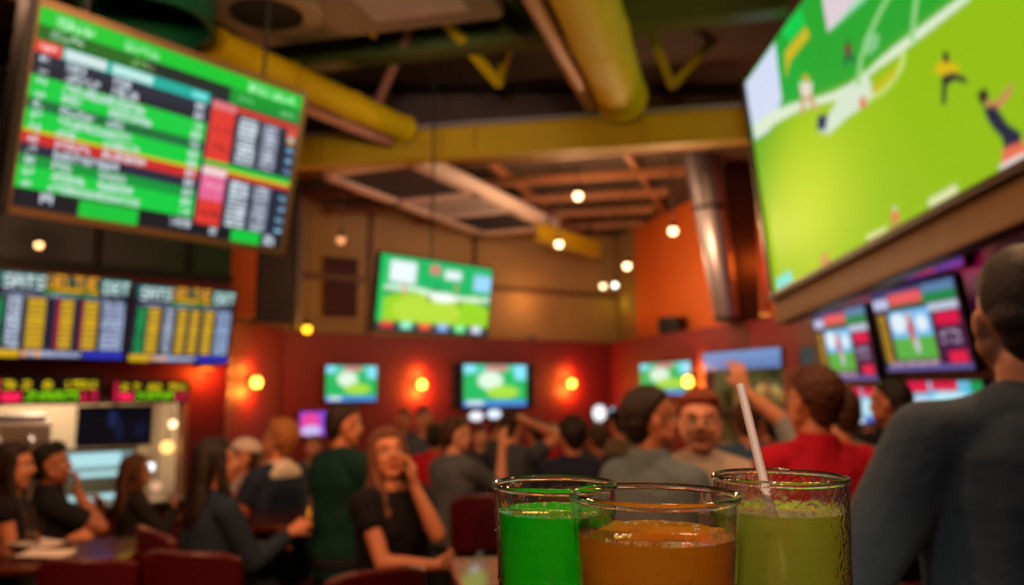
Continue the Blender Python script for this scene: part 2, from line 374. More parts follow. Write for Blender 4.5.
# ------------------------------------------------------------------ beams, ducts, joists
def bar_between(name, a, b, w, h, m, mb=None, up=(0, 0, 1)):
    a = Vector(a); b = Vector(b); d = (b - a); L = d.length; d.normalize(); u = Vector(up); s = d.cross(u).normalized(); u = s.cross(d)
    M3 = Matrix((d, s, u)).transposed(); mb2 = mb or MB(); mb2.box((a + b) / 2, (L, w, h), M3)
    return mb2 if mb is not None else mb2.obj(name, m)
def inside(a, b):
    a = Vector(a); b = Vector(b); keep = []
    for k in range(401):
        p = a + (b - a) * k / 400; ok = True
        for A, B in (((-7, 12.35), UBB), (UOA, UOB)):
            d = Vector((B[0] - A[0], B[1] - A[1], 0)).normalized(); n = Vector((d.y, -d.x, 0))
            if (p - Vector((A[0], A[1], p.z))).dot(n) < .1: ok = False
        if ok: keep.append(p)
    return keep[0], keep[-1]
def ibeam(name, a, b, z0, h, w, mweb, mtop, label):
    a = Vector((a[0], a[1], z0 + h / 2)); b = Vector((b[0], b[1], z0 + h / 2)); t = empty(name, (0, 0, 0), label=label, cat='beam')
    m = MB(); bar_between('', a, b, .05, h - .04, None, m); m.obj('web', mweb, t)
    dz = Vector((0, 0, h / 2 - .012)); m = MB(); bar_between('', a - dz, b - dz, w, .03, None, m); m.obj('bottom_flange', mweb, t)
    m = MB(); bar_between('', a + dz, b + dz, w, .03, None, m); m.obj('top_flange', mtop, t)
    m = MB(); d = (b - a).normalized(); n = 6
    for k in range(1, n): m.box(a + (b - a) * k / n, (.02, w * .9, h - .06), Matrix.Rotation(math.atan2(d.y, d.x), 3, 'Z'))
    m.obj('stiffener_plates', mweb, t)['kind'] = 'stuff'
    return t
LAV = mat('flange_lit_lavender', (128, 122, 130), .45)  # pale colour paints in the light on the top flanges
def ext(a, b, e0, e1):
    a = Vector(a); b = Vector(b); d = (b - a).normalized(); return a - d * e0, b + d * e1
K = 1.25
def far(p): return (p[0] * K, p[1] * K, CZ + (p[2] - CZ) * K)
a, b = ext((-2.53, 9.94), (2.62, 8.86), 6.0, .95)
ibeam('steel_beam', a.to_3d(), b.to_3d(), 4.55, .42, .24, YELD, LAV, 'mustard yellow steel beam crossing the whole ceiling below both ducts')
a, b = ext((-2.38, 8.62), (.5, 7.81), 6.0, 2.2)
ibeam('steel_beam', a.to_3d(), b.to_3d(), 5.3, .46, .24, GRNB, LAV, 'olive green steel beam above the ducts with a pale lower edge').children
t = ibeam('steel_beam', Vector((.45, 13.6, 0)), Vector((1.7, 15.5, 0)), 4.3, .26, .2, YELD, YELD, 'short yellow beam beyond the long air unit near the back corner')
for c in list(t.children):
    if c.name.startswith('stiff'): bpy.data.objects.remove(c)
for x, y in ((.65, 13.9), (1.5, 15.2)): MB().tube((x, y, 4.55), (x, y, 5.1), .02, 10).obj('hanger', DARKM, t)
def duct(name, a, b, r, m, label, bands=3):
    t = empty(name, label=label, cat='duct'); a = Vector(a); b = Vector(b); d = (b - a).normalized()
    MB().tube(a, b, r, 32).obj('pipe', m, t, True)
    for k in range(bands + 1):
        c = a + (b - a) * k / bands; MB().tube(c - d * .03, c + d * .03, r + .012, 32).obj('band', m, t, True)
    c = a + (b - a) * .6
    MB().tube(c + Vector((0, 0, r)), (c.x, c.y, ZC), .012, 8).obj('hanger', DARKM, t)
    return t
duct('round_duct', (-2.76, 7.16, 4.95), far((-1.06, 7.62, 4.30)), .155, YEL, 'slim yellow round duct above the big left board ending at the beam')
duct('round_duct', far((-.05, 3.2, 4.48)), far((1.01, 7.12, 4.44)), .285, YEL, 'thick yellow round duct running to the middle of the beam')
PINK = mat('dusty_pink_pipe_paint', (176, 120, 96), .45)
t = MB().tube(far((-.40, 3.3, 4.40)), far((.72, 7.12, 4.36)), .075).obj('conduit_pipe', PINK, smooth=True); T(t, 'thin salmon pipe standing for the pink-lit left edge of the thick duct', 'pipe')  # pipe added to give the duct its pink-lit left edge
t = MB().tube(far((-3.9, 3.3, 4.2)), far((-1.2, 7.6, 4.16)), .055).obj('conduit_pipe', PINK, smooth=True); T(t, 'thin brownish pipe just under the slim yellow duct', 'pipe')
for pxa, pxb, ya, yb, m, lab in [((418, 10), (375, 108), 6.4, 7.6, PINK, 'salmon diagonal rod running down to the slim duct tip'),
        ((441, 16), (499, 84), 6.3, 7.2, YEL, 'orange yellow diagonal brace in the middle of the ceiling'),
        ((499, 84), (512, 34), 7.2, 7.6, YELD, 'dark mustard rod rising from the tip of the orange brace'),
        ((640, 0), (672, 86), 6.6, 7.2, YELD, 'mustard brace to the right of the thick duct'),
        ((672, 86), (722, 30), 7.3, 7.6, YELD, 'dull brace slanting toward the giant screen')]:
    o = bar_between('diagonal_brace', at(*pxa, ya * 1.22), at(*pxb, yb * 1.22), .07, .09, m); T(o, lab, 'brace')
for i in range(5):
    y = 11.0 + i * 1.3; a, b = ext((-3, y + .6), (3, y - .5), 4.5, 1.8)
    lo = Vector((max(-6.2, a.x), a.y, 4.93)); hi = Vector((2.0 if i > 4 else 2.55, b.y, 4.93))
    lo, hi = inside(lo, hi)
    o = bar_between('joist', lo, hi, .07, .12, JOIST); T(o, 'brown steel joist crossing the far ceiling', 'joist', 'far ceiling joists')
for i in range(6):
    x = -6 + i * 2.1
    lo, hi = inside((x - .8, 10.9, 5.045), (x + 1.5, 18, 5.045))
    o = bar_between('purlin', lo, hi, .09, .10, JOIST); T(o, 'brown purlin running lengthwise under the ceiling deck', 'purlin', 'lengthwise purlins')
for i in range(4):
    y = 3.4 + i * 1.5
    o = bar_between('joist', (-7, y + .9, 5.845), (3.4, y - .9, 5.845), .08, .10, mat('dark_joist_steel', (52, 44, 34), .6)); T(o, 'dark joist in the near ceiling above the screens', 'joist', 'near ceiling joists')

# long white air unit
def hvac():
    lx = Vector((.42, .907, 0)).normalized(); t = empty('air_unit', label='long off-white ceiling air unit with two dark grilles behind the beam', cat='air conditioner')
    t.matrix_world = Matrix.Translation((-.95, 12.5, 4.63)) @ Matrix.Rotation(math.atan2(lx.y, lx.x), 4, 'Z') @ Matrix.Diagonal((1.2, 1.34, 1.1, 1))
    MB().box((0, 0, .105), (4.2, 1.24, .13), bev=.03).obj('housing', WHITEP, t)
    frame_b = MB()
    for x, w in ((-1.25, 1.25), (.15, 1.05), (1.35, 1.0)):
        pass
    for x, w in ((-1.2, 1.3), (1.28, 1.1)):
        g = MB(); g.box((x, 0, .035), (w, .86, .02))
        gr = g.obj('grille', GRILLE, t)
        s = MB(); 
        for k in range(9): s.box((x - w / 2 + w * (k + .5) / 9, 0, .018), (.02, .84, .02))
        so = s.obj('slats', mat('slat_grey', (48, 48, 58), .5), gr); so['kind'] = 'stuff'
    MB().box((.12, 0, .03), (.9, .9, .02), bev=.004).obj('cover_panel', mat('cool_grey_panel', (150, 146, 160), .4), t)
    m = MB(); 
    for x0, x1 in ((-2.08, -1.88), (-.52, -.36), (.60, .70), (1.86, 2.08)): m.box(((x0 + x1) / 2, 0, .02), (x1 - x0, 1.2, .05), bev=.01)
    for y in (-.53, .53): m.box((0, y, .02), (4.16, .15, .05), bev=.01)
    m.obj('surround', WHITEP, t)
    for x in (-1.6, 1.6):
        for y in (-.5, .5): MB().tube((x, y, .15), (x, y, .40), .012, 8).obj('hanger_rod', DARKM, t)
hvac()
def hvac2():
    a = math.atan2(-.27, 1); t = empty('air_unit', label='near ceiling air unit with a round dark opening, above the big left board', cat='air conditioner')
    t.matrix_world = Matrix.Translation((-1.6, 6.7, 5.24)) @ Matrix.Rotation(a, 4, 'Z') @ Matrix.Diagonal((1.25, 1.22, 1, 1))
    MB().box((0, 0, .2), (2.15, 1.5, .4), bev=.05).obj('housing', mat('taupe_panel', (112, 100, 94), .5), t)
    MB().lathe([(.27, -.03), (.40, -.03), (.42, .01), (.27, .01)], (-.6, .15, 0), closed=True).obj('ring', mat('taupe_light', (136, 122, 112), .45), t, True)
    MB().lathe([(0, -.012), (.275, -.012), (.275, .0), (0, .0)], (-.6, .15, 0)).obj('opening', mat('duct_black', (12, 12, 14), .8), t)
    MB().box((.5, .2, -.012), (.75, .6, .03), bev=.006).obj('cover_panel', mat('cool_grey_panel', (150, 146, 160), .4), t)
    MB().box((.0, .72, .0), (.03, .06, .05)).obj('clip', YELD, t)
    for x in (-.9, .9): MB().tube((x, .3, .38), (x, .3, .65), .012, 8).obj('hanger_rod', DARKM, t)
hvac2()
# green drum shade top left
t = empty('drum_pendant', (-3.1, 6.5, 4.85), label='large teal green drum shade hanging at the upper left', cat='pendant')
MB().lathe([(.50, 0), (.53, 0), (.53, .5), (.50, .5)], closed=True).obj('shade', GRN, t, True)
MB().lathe([(0, .42), (.5, .42), (.5, .44), (0, .44)]).obj('inner_disc', mat('duct_black', (12, 12, 14), .8), t)
MB().tube((0, 0, .44), (0, 0, 1.04), .03).obj('stem', DARKM, t)
# stainless flue on the ledge
t = empty('steel_flue', label='broad stainless flue rising from the ledge beside the giant screen', cat='flue')
rings = []
for k in range(13):
    u = k / 12; z = ZR + .05 + (ZC - ZR - .06) * u; c = Vector((3.06 - .42 * u ** 1.1, 11.35, z)); r = .17 + .12 * u
    rings.append([c + Vector((r * math.cos(2 * math.pi * i / 40), r * math.sin(2 * math.pi * i / 40), 0)) for i in range(40)])
MB().loft(rings).obj('pipe', mat('dull_stainless', (118, 112, 122), .42, .8), t, True)
for u in (.0, .55):
    k = int(u * 12); c = sum(rings[k], Vector()) / 40; r = (rings[k][0] - c).length
    MB().tube(c, c + Vector((0, 0, .06)), r + .015, 40).obj('band', DARKM, t, True)
o = MB().box((0, 0, 0), (.50, .3, ZC - ZR - .1), bev=.02).obj('service_riser', mat('dark_brown_enamel', (32, 18, 14), .6), loc=(3.36, 11.75, (ZC + ZR) / 2), rot=(0, 0, .2)); T(o, 'dark brown boxed riser to the right of the stainless flue', 'riser')
# speaker on the ledge
q = on(672, 318, OA, OB, -.2)
t = empty('loudspeaker', (q.x, q.y, ZR + .05), (0, 0, -.9), 'small black loudspeaker standing on the red wall ledge', 'speaker')
MB().box((0, 0, .16), (.44, .3, .30), bev=.02).obj('cabinet', BLK, t); MB().lathe([(0, 0), (.1, 0), (.11, .02), (0, .02)]).obj('cone', DARKM, t, rot=(R(90), 0, 0), loc=(-.08, -.15, .16)); MB().lathe([(0, 0), (.04, 0), (.045, .02), (0, .02)]).obj('tweeter', DARKM, t, rot=(R(90), 0, 0), loc=(.12, -.15, .18))
# plum banner on the tan wall
q = on(341, 288, (-7, 12.35), UBB, .06); M, L, yaw = seg_matrix((-7, 12.35), UBB)
t = empty('wall_banner', q, (0, 0, yaw), 'narrow dark plum banner hanging on the tan upper wall', 'banner')
MB().box((0, 0, 0), (.62, .02, 1.05)).obj('cloth', mat('plum_cloth', (58, 18, 30), .8, var=.5, scale=5), t); MB().tube((-.34, 0, .54), (.34, 0, .54), .015).obj('rod', DARKM, t)
# ------------------------------------------------------------------ pictures
def pic_big():
    P = Pic(300, 195, (30, 40, 58)); g1 = (8, 205, 66); g2 = (10, 150, 60); nv = (34, 42, 62); tl = (20, 176, 160); W_ = (214, 226, 236)
    P.rect(0, 0, 1, .085, (12, 200, 52)); P.rect(0, .085, .34, .165, (26, 104, 34)); P.rect(.34, .085, .7, .165, (26, 44, 40)); P.rect(.68, .085, 1, .19, (14, 150, 48))
    P.scrib(.05, .025, .12, .05, (190, 255, 200), 1); P.scrib(.27, .03, .12, .045, (170, 240, 180), 2); P.scrib(.75, .025, .22, .05, (190, 255, 200), 3)
    P.scrib(.04, .10, .1, .04, (170, 220, 180), 4); P.scrib(.30, .11, .08, .035, (140, 190, 110), 5); P.scrib(.72, .12, .06, .03, (120, 220, 140), 6); P.scrib(.9, .13, .07, .03, (140, 220, 150), 7)
    P.rect(0, .165, .60, .225, tl); P.rect(0, .165, .08, .225, (226, 60, 52)); P.scrib(.015, .18, .05, .03, (255, 190, 180), 8)
    P.rect(.09, .17, .22, .22, (212, 232, 232)); P.rect(.24, .17, .38, .22, (188, 236, 230)); P.rect(.53, .175, .59, .215, (110, 226, 226))
    rows = [nv, (28, 36, 50), g1, g1, (22, 108, 60), g1, g1, (206, 44, 44), nv, g2, g1, g1]
    y = .225; h = .0565
    for i, c in enumerate(rows):
        P.rect(0, y, .60, y + h, c)
        if i == 6: P.rect(0, y + h * .72, .60, y + h, (206, 206, 30))
        P.scrib(.02, y + .012, .03, .032, W_, 20 + i); P.scrib(.10, y + .008, .06 + .05 * ((i * 7) % 3), .042, W_, 40 + i, .75); P.scrib(.25, y + .008, .06 + .03 * ((i * 5) % 4), .042, W_, 60 + i, .75); P.scrib(.55, y + .01, .035, .038, W_, 80 + i, .8)
        y += h
    P.rect(0, y, .60, 1, (20, 26, 34)); P.rect(.20, y + .01, .40, 1, (10, 196, 60)); P.scrib(.08, y + .01, .04, .05, W_, 90, .8); P.scrib(.52, y + .015, .09, .045, W_, 91, .8)
    P.rect(.60, .18, 1, 1, nv); P.rect(.615, .19, .715, .95, (226, 58, 50)); P.rect(.615, .19, .715, .235, (226, 120, 130)); P.rect(.615, .585, .715, .63, (240, 214, 214)); P.rect(.615, .63, .715, .78, (232, 104, 150))
    for i, yy in enumerate((.33, .44, .67, .84)): P.scrib(.63, yy, .08, .04, (120, 30, 34) if i != 2 else (255, 200, 220), 100 + i, .5)
    P.rect(.715, .195, 1, .225, (220, 70, 50)); P.rect(.95, .235, 1, .27, (228, 90, 60)); P.ell(.975, .30, .02, .025, (236, 170, 40))
    P.rect(.615, .545, 1, .575, (14, 196, 66)); P.rect(.715, .575, 1, .595, (190, 206, 40)); P.rect(.715, .595, 1, .62, (214, 56, 44))
    for k in range(9):
        P.scrib(.738, .245 + k * .032, .08, .024, W_, 120 + k, .85); P.scrib(.842, .245 + k * .032, .075, .024, (200, 208, 226), 140 + k, .85)
        P.scrib(.738, .635 + k * .032, .08, .024, W_, 160 + k, .85); P.scrib(.842, .635 + k * .032, .075, .024, (200, 208, 226), 180 + k, .85)
        if k % 2: P.scrib(.965, .24 + k * .035, .03, .03, (140, 190, 230), 200 + k); P.scrib(.965, .63 + k * .035, .03, .03, (150, 210, 240), 220 + k)
    P.rect(.60, .93, 1, 1, (18, 24, 32)); P.rect(.77, .925, .90, 1, (10, 200, 64)); P.scrib(.68, .94, .03, .04, W_, 240, .9); P.scrib(.92, .93, .05, .06, W_, 241, .8)
    return P
def pic_board(two):
    P = Pic(200, 124, (30, 34, 54)); P.rect(0, 0, 1, .17, (12, 92, 92)); P.rect(.33, .12, .75, .24, (20, 120, 50)); W_ = (206, 218, 240); Yc = (216, 170, 30)
    P.text('SATS', .04, .035, .15, (236, 250, 250), .72); P.rect(.34, .0, .77, .2, (70, 60, 20), .6); P.text('VELIVE', .36, .0, .19, (255, 168, 6), .48); P.text('DBT', .79, .035, .15, (220, 246, 240), .68)
    for k in range(9):
        y = .30 + k * .067; h = .052
        if two:
            P.scrib(.03, y, .09, h, (30, 190, 90), k, .8); P.rect(.14, y, .25, y + h, Yc); P.scrib(.30, y, .09, h, W_, 20 + k, .8); P.rect(.43, y, .52, y + h, Yc); P.rect(.56, y, .65, y + h, Yc); P.rect(.70, y, .80, y + h, Yc); P.scrib(.84, y, .15, h, (180, 206, 250), 30 + k, .92)
        else:
            P.scrib(.0, y, .06, h, (30, 180, 90), k, .8); P.scrib(.09, y, .10, h, W_, 20 + k, .85); P.rect(.23, y, .36, y + h, Yc); P.rect(.44, y, .47, y + h, (180, 30, 60)); P.rect(.475, y, .57, y + h, Yc); P.rect(.63, y, .65, y + h, (180, 30, 60)); P.rect(.655, y, .76, y + h, Yc); P.scrib(.80, y, .18, h, (196, 212, 250), 30 + k, .9)
    P.scrib(.05, .235, .9, .04, (170, 180, 210), 77, .5)
    P.rect(0, .915, .2, 1, (216, 170, 30)); P.rect(.2, .915, .68, 1, (50, 56, 100)); P.scrib(.22, .925, .44, .06, (200, 210, 240), 55, .8); P.ell(.24, .955, .03, .035, (240, 170, 110)); P.ell(.33, .955, .03, .035, (240, 170, 110)); P.rect(.68, .915, 1, 1, (44, 50, 176)); return P
def pic_led(k):
    P = Pic(90, 28, (12, 6, 10)); P.rect(0, 0, .05, 1, (190, 16, 60))
    P.text('2' if k else '3', .08, .12, .32, (226, 196, 20), 1.1); P.text('7 80 5' if k else '2 8 15', .25, .12, .32, (226, 196, 20), .85); P.text('32', .82, .12, .32, (200, 180, 20), .75)
    P.text('2850' if k else '2085', .29, .54, .36, (140, 226, 10), 1.0); P.rect(.07, .56, .24, .92, (240, 30, 80)); P.text('13', .80, .55, .36, (240, 30, 80), .8); return P
def pic_pitch(seed, tight=False):
    P = Pic(128, 76, (30, 160, 70)); rr = np.random.default_rng(seed)
    P.rect(0, 0, 1, .42, (24, 176, 96)); P.ell(.5, .85, .6, .42, (150, 206, 40)); P.ell(.42, .72, .3, .22, (178, 214, 60))
    P.rect(.08, .07, .30, .36, (226, 238, 240)); P.rect(.83, .12, 1, .36, (150, 206, 240)); P.rect(.55, .10, .70, .24, (220, 236, 236)); P.rect(.42, .07, .50, .18, (226, 110, 120))
    P.pline([(0, .44), (.3, .42), (.55, .5), (1, .47)], .018, (226, 240, 226)); P.ell(.55, .5, .12, .07, (240, 246, 240))
    for i in range(6): x = .15 + .7 * rr.random(); y = .3 + .45 * rr.random(); P.ell(x, y, .012, .05, (60, 70, 60) if i % 2 else (226, 130, 90))
    P.rect(0, .88, 1, 1, (22, 60, 60)); 
    for i, c in enumerate([(220, 60, 60), (150, 240, 200), (240, 90, 60), (150, 180, 240), (130, 240, 150), (220, 220, 246)]): P.rect(.04 + i * .16, .88, .14 + i * .16, .98, c)
    P.rect(0, 0, .05, .9, (18, 190, 90)); return P.soft(5)
def pic_back(seed):
    P = Pic(72, 48, (30, 176, 90)); P.rect(0, 0, 1, .16, (60, 196, 150)); P.rect(.35, .02, .7, .14, (210, 110, 120)); P.ell(.42, .38, .2, .22, (214, 236, 214)); P.ell(.62, .66, .26, .16, (160, 212, 60)); P.rect(0, .86, 1, 1, (70, 130, 210)); P.rect(.05, .88, .3, .96, (226, 240, 240)); P.rect(0, 0, .2, .2, (130, 220, 240)); P.rect(.8, 0, 1, .35, (130, 220, 240)); return P.soft(5)
def pic_card(seed):
    P = Pic(110, 80, (70, 22, 60)); P.rect(0, 0, 1, .12, (54, 60, 110)); P.rect(.0, .1, .2, .22, (190, 196, 232)); P.rect(.22, .06, .62, .2, (232, 92, 92)); P.rect(.64, .03, .98, .13, (92, 130, 170)); P.rect(.62, .13, .98, .24, (24, 134, 70)); P.rect(.2, .2, .6, .25, (20, 90, 50)); P.rect(.66, .25, .98, .34, (190, 200, 220))
    P.rect(.0, .26, .14, .92, (52, 46, 34))
    for k in range(10): P.rect(.03, .3 + k * .06, .12, .335 + k * .06, (206, 156, 30))
    P.rect(.17, .27, .66, .86, (120, 190, 236)); P.rect(.17, .6, .66, .86, (88, 176, 70)); P.ell(.28, .42, .1, .12, (226, 240, 250)); P.ell(.56, .45, .07, .1, (226, 240, 250)); P.ell(.42, .5, .035, .16, (206, 70, 60)); P.ell(.42, .36, .03, .05, (220, 160, 130)); P.ell(.45, .7, .03, .1, (206, 200, 210))
    P.rect(.72, .36, .96, .5, (220, 20, 70)); P.scrib(.74, .56, .2, .06, (190, 180, 210), seed, .6); P.scrib(.74, .66, .2, .05, (170, 160, 200), seed + 1, .5); P.rect(.78, .8, .96, .92, (228, 30, 70)); P.rect(0, .94, 1, 1, (90, 84, 150)); P.scrib(.06, .89, .6, .05, (220, 190, 200), seed + 2, .7); return P.soft(2)
def pic_low(seed):
    P = Pic(96, 34, (96, 190, 226)); P.rect(0, 0, .3, .3, (220, 20, 70)); P.rect(.34, .0, .7, .25, (214, 20, 66)); P.rect(.85, 0, 1, .3, (14, 150, 80)); P.rect(.04, .4, .3, 1, (216, 226, 250)); P.ell(.6, .55, .3, .3, (190, 236, 250)); P.rect(.35, .8, 1, 1, (60, 90, 190)); return P.soft(3)
def pic_purple():
    P = Pic(48, 40, (196, 50, 200)); P.grad((150, 70, 210), (220, 50, 150)); P.ell(.4, .35, .35, .3, (236, 70, 160)); P.ell(.45, .8, .4, .22, (206, 190, 246)); P.rect(.78, 0, 1, 1, (96, 86, 226), .6); return P

# ------------------------------------------------------------------ televisions and boards
tv('hanging_screen', (-2.115, 4.904, 3.312), R(52.7), R(11), 1.84, 1.19, pic_big(), 1.0, 'big bronze-framed league table screen hanging at the upper left', border=.045, fm=BRONZE, depth=.1, mount=0)
t = [o for o in bpy.data.objects if o.name == 'hanging_screen'][0]
MB().box((-.93, .02, 0), (.05, .16, 1.19), bev=.01).obj('side_panel', BLK, t)
for x in (-.6, .6): MB().tube((x, .08, .5), (x, .08 + .25, 2.5), .012).obj('hanger_pole', DARKM, t)
def rest(o): return o
tv('odds_board', (-4.56, 8.11, 2.489), R(43), R(8), 1.25, .88, pic_board(0), 1.0, 'left one of two odds boards, wide yellow columns, above the bar', 'odds board', depth=.08, mount=.35)
tv('odds_board', (-3.60, 8.76, 2.452), R(43), R(12), 1.1, .86, pic_board(1), 1.0, 'right one of two odds boards, green left column, above the bar', 'odds board', depth=.08, mount=.42)
for i, (cx, cy, w, h) in enumerate([(48.5, 390.5, .98, .29), (152, 391.5, .80, .25)]):
    q = on(cx, cy, LA, LB, .12)
    tv('led_ticker', q, R(39), 0, w, h, pic_led(i), 1.25, ['left red and yellow light-dot ticker sign under the boards', 'right red and yellow light-dot ticker sign under the boards'][i], 'ticker sign', border=.02, depth=.06, mount=.04)
q = on(208, 369, LA, LB, .16); t = empty('downlight', q, (0, 0, R(39)), 'small dark downlight on the red wall under the right odds board', 'wall lamp')
MB().box((0, .06, .03), (.2, .1, .05), bev=.01).obj('body', DARKM, t); MB().box((0, .05, .0), (.16, .07, .008)).obj('lens', emat('downlight_lens', (255, 130, 50), 3), t)
light('POINT', 'board_strip_light', (0, -.04, -.05), 22, (255, 120, 36), .05, t)
tv('hanging_television', (-.789, 8.41, 2.724), R(47), R(7), 1.6, .79, pic_pitch(3), 1.15, 'wide football television hanging alone in the middle of the room', mount=0, depth=.08)
t = [o for o in bpy.data.objects if o.name == 'hanging_television'][0]
MB().tube((0, .12, .1), (0, .45, 3.1), .012).obj('ceiling_pole', DARKM, t); MB().box((0, .1, .1), (.4, .06, .3)).obj('mount', DARKM, t)
yb = math.atan2(BB[1] - BA[1], BB[0] - BA[0])
def wtv(px0_, px1_, py0, py1, A, B, pic, s, label, off=.09, **k):
    a = on(px0_, (py0 + py1) / 2, A, B, off); b = on(px1_, (py0 + py1) / 2, A, B, off); c = on((px0_ + px1_) / 2, (py0 + py1) / 2, A, B, off)
    h = (py1 - py0) / F * c.y * .95; yaw = math.atan2(B[1] - A[1], B[0] - A[0]); c.z -= 0
    return tv('wall_television', c, yaw, 0, (b - a).length * .96, h, pic, s, label, depth=.05, mount=.03, border=.02, **k)
wtv(324, 379, 364, 403, BA, BB, pic_back(1), 1.15, 'football television on the red back wall between the first two sconces')
wtv(452, 537, 362, 409, BA, BB, Pic(8, 8, (10, 9, 14)), 1, 'black switched-off panel framing the middle back wall television', off=.075)
wtv(462, 529, 363, 408, BA, BB, pic_back(2), 1.2, 'football television inside a wide black surround on the back wall', off=.16)
wtv(298, 328, 410, 437, BA, BB, pic_purple(), 1.0, 'small purple and pink screen low on the back wall')
wtv(637, 690, 361, 396, OA, OB, pic_back(3), 1.1, 'football television beside the wall opening and its sconce')
wtv(800, 816, 345, 381, OA, OB, Pic(8, 8, (40, 62, 62)), 1, 'narrow dim grey green panel right of the wall opening')
ry = R(-87.3)
tv('wall_television', (3.44, 8.32, 2.216), ry, R(8), 1.23, .78, pic_card(5), 1.0, 'far one of two game screens under the giant screen, on the plum wall', mount=.07)
tv('wall_television', (3.49, 6.87, 2.29), ry, R(10), 1.35, .78, pic_card(15), 1.0, 'near one of two game screens under the giant screen, on the plum wall', mount=.06)
tv('wall_television', (3.60, 8.12, 1.593), ry, R(5), .87, .40, pic_low(5), 1.0, 'low far screen with pink header below the game screens', mount=.01)
tv('wall_television', (3.63, 6.77, 1.663), ry, R(5), 1.11, .38, pic_low(6), 1.0, 'low near pale blue screen behind the grey shirted man', mount=.01)
# LED wash strip under the soffit
t = empty('led_strip', label='pink and violet light strip high on the plum wall under the giant screen', cat='light strip')
P = Pic(60, 6, (60, 30, 110))
for k, c in enumerate([(90, 60, 190), (200, 30, 110), (210, 30, 90), (120, 60, 200), (216, 40, 100), (90, 80, 210), (190, 30, 90), (80, 50, 160)]): P.rect(k / 8, 0, (k + 1) / 8, 1, c)
t.matrix_world = Matrix.Translation((3.60, 7.9, 2.83)) @ Matrix.Rotation(ry, 4, 'Z')
P.obj('diffuser', 3.0, .13, t, .9, -.03); MB().box((0, 0, 0), (3.05, .05, .15)).obj('channel', DARKM, t)
for k, (dy, c) in enumerate([(8.4, (190, 50, 220)), (7.7, (255, 30, 90)), (7.0, (120, 80, 255)), (6.3, (255, 30, 110))]):
    light('POINT', 'strip_glow', (3.45, dy + .4, 2.80), 4.0, c, .05)
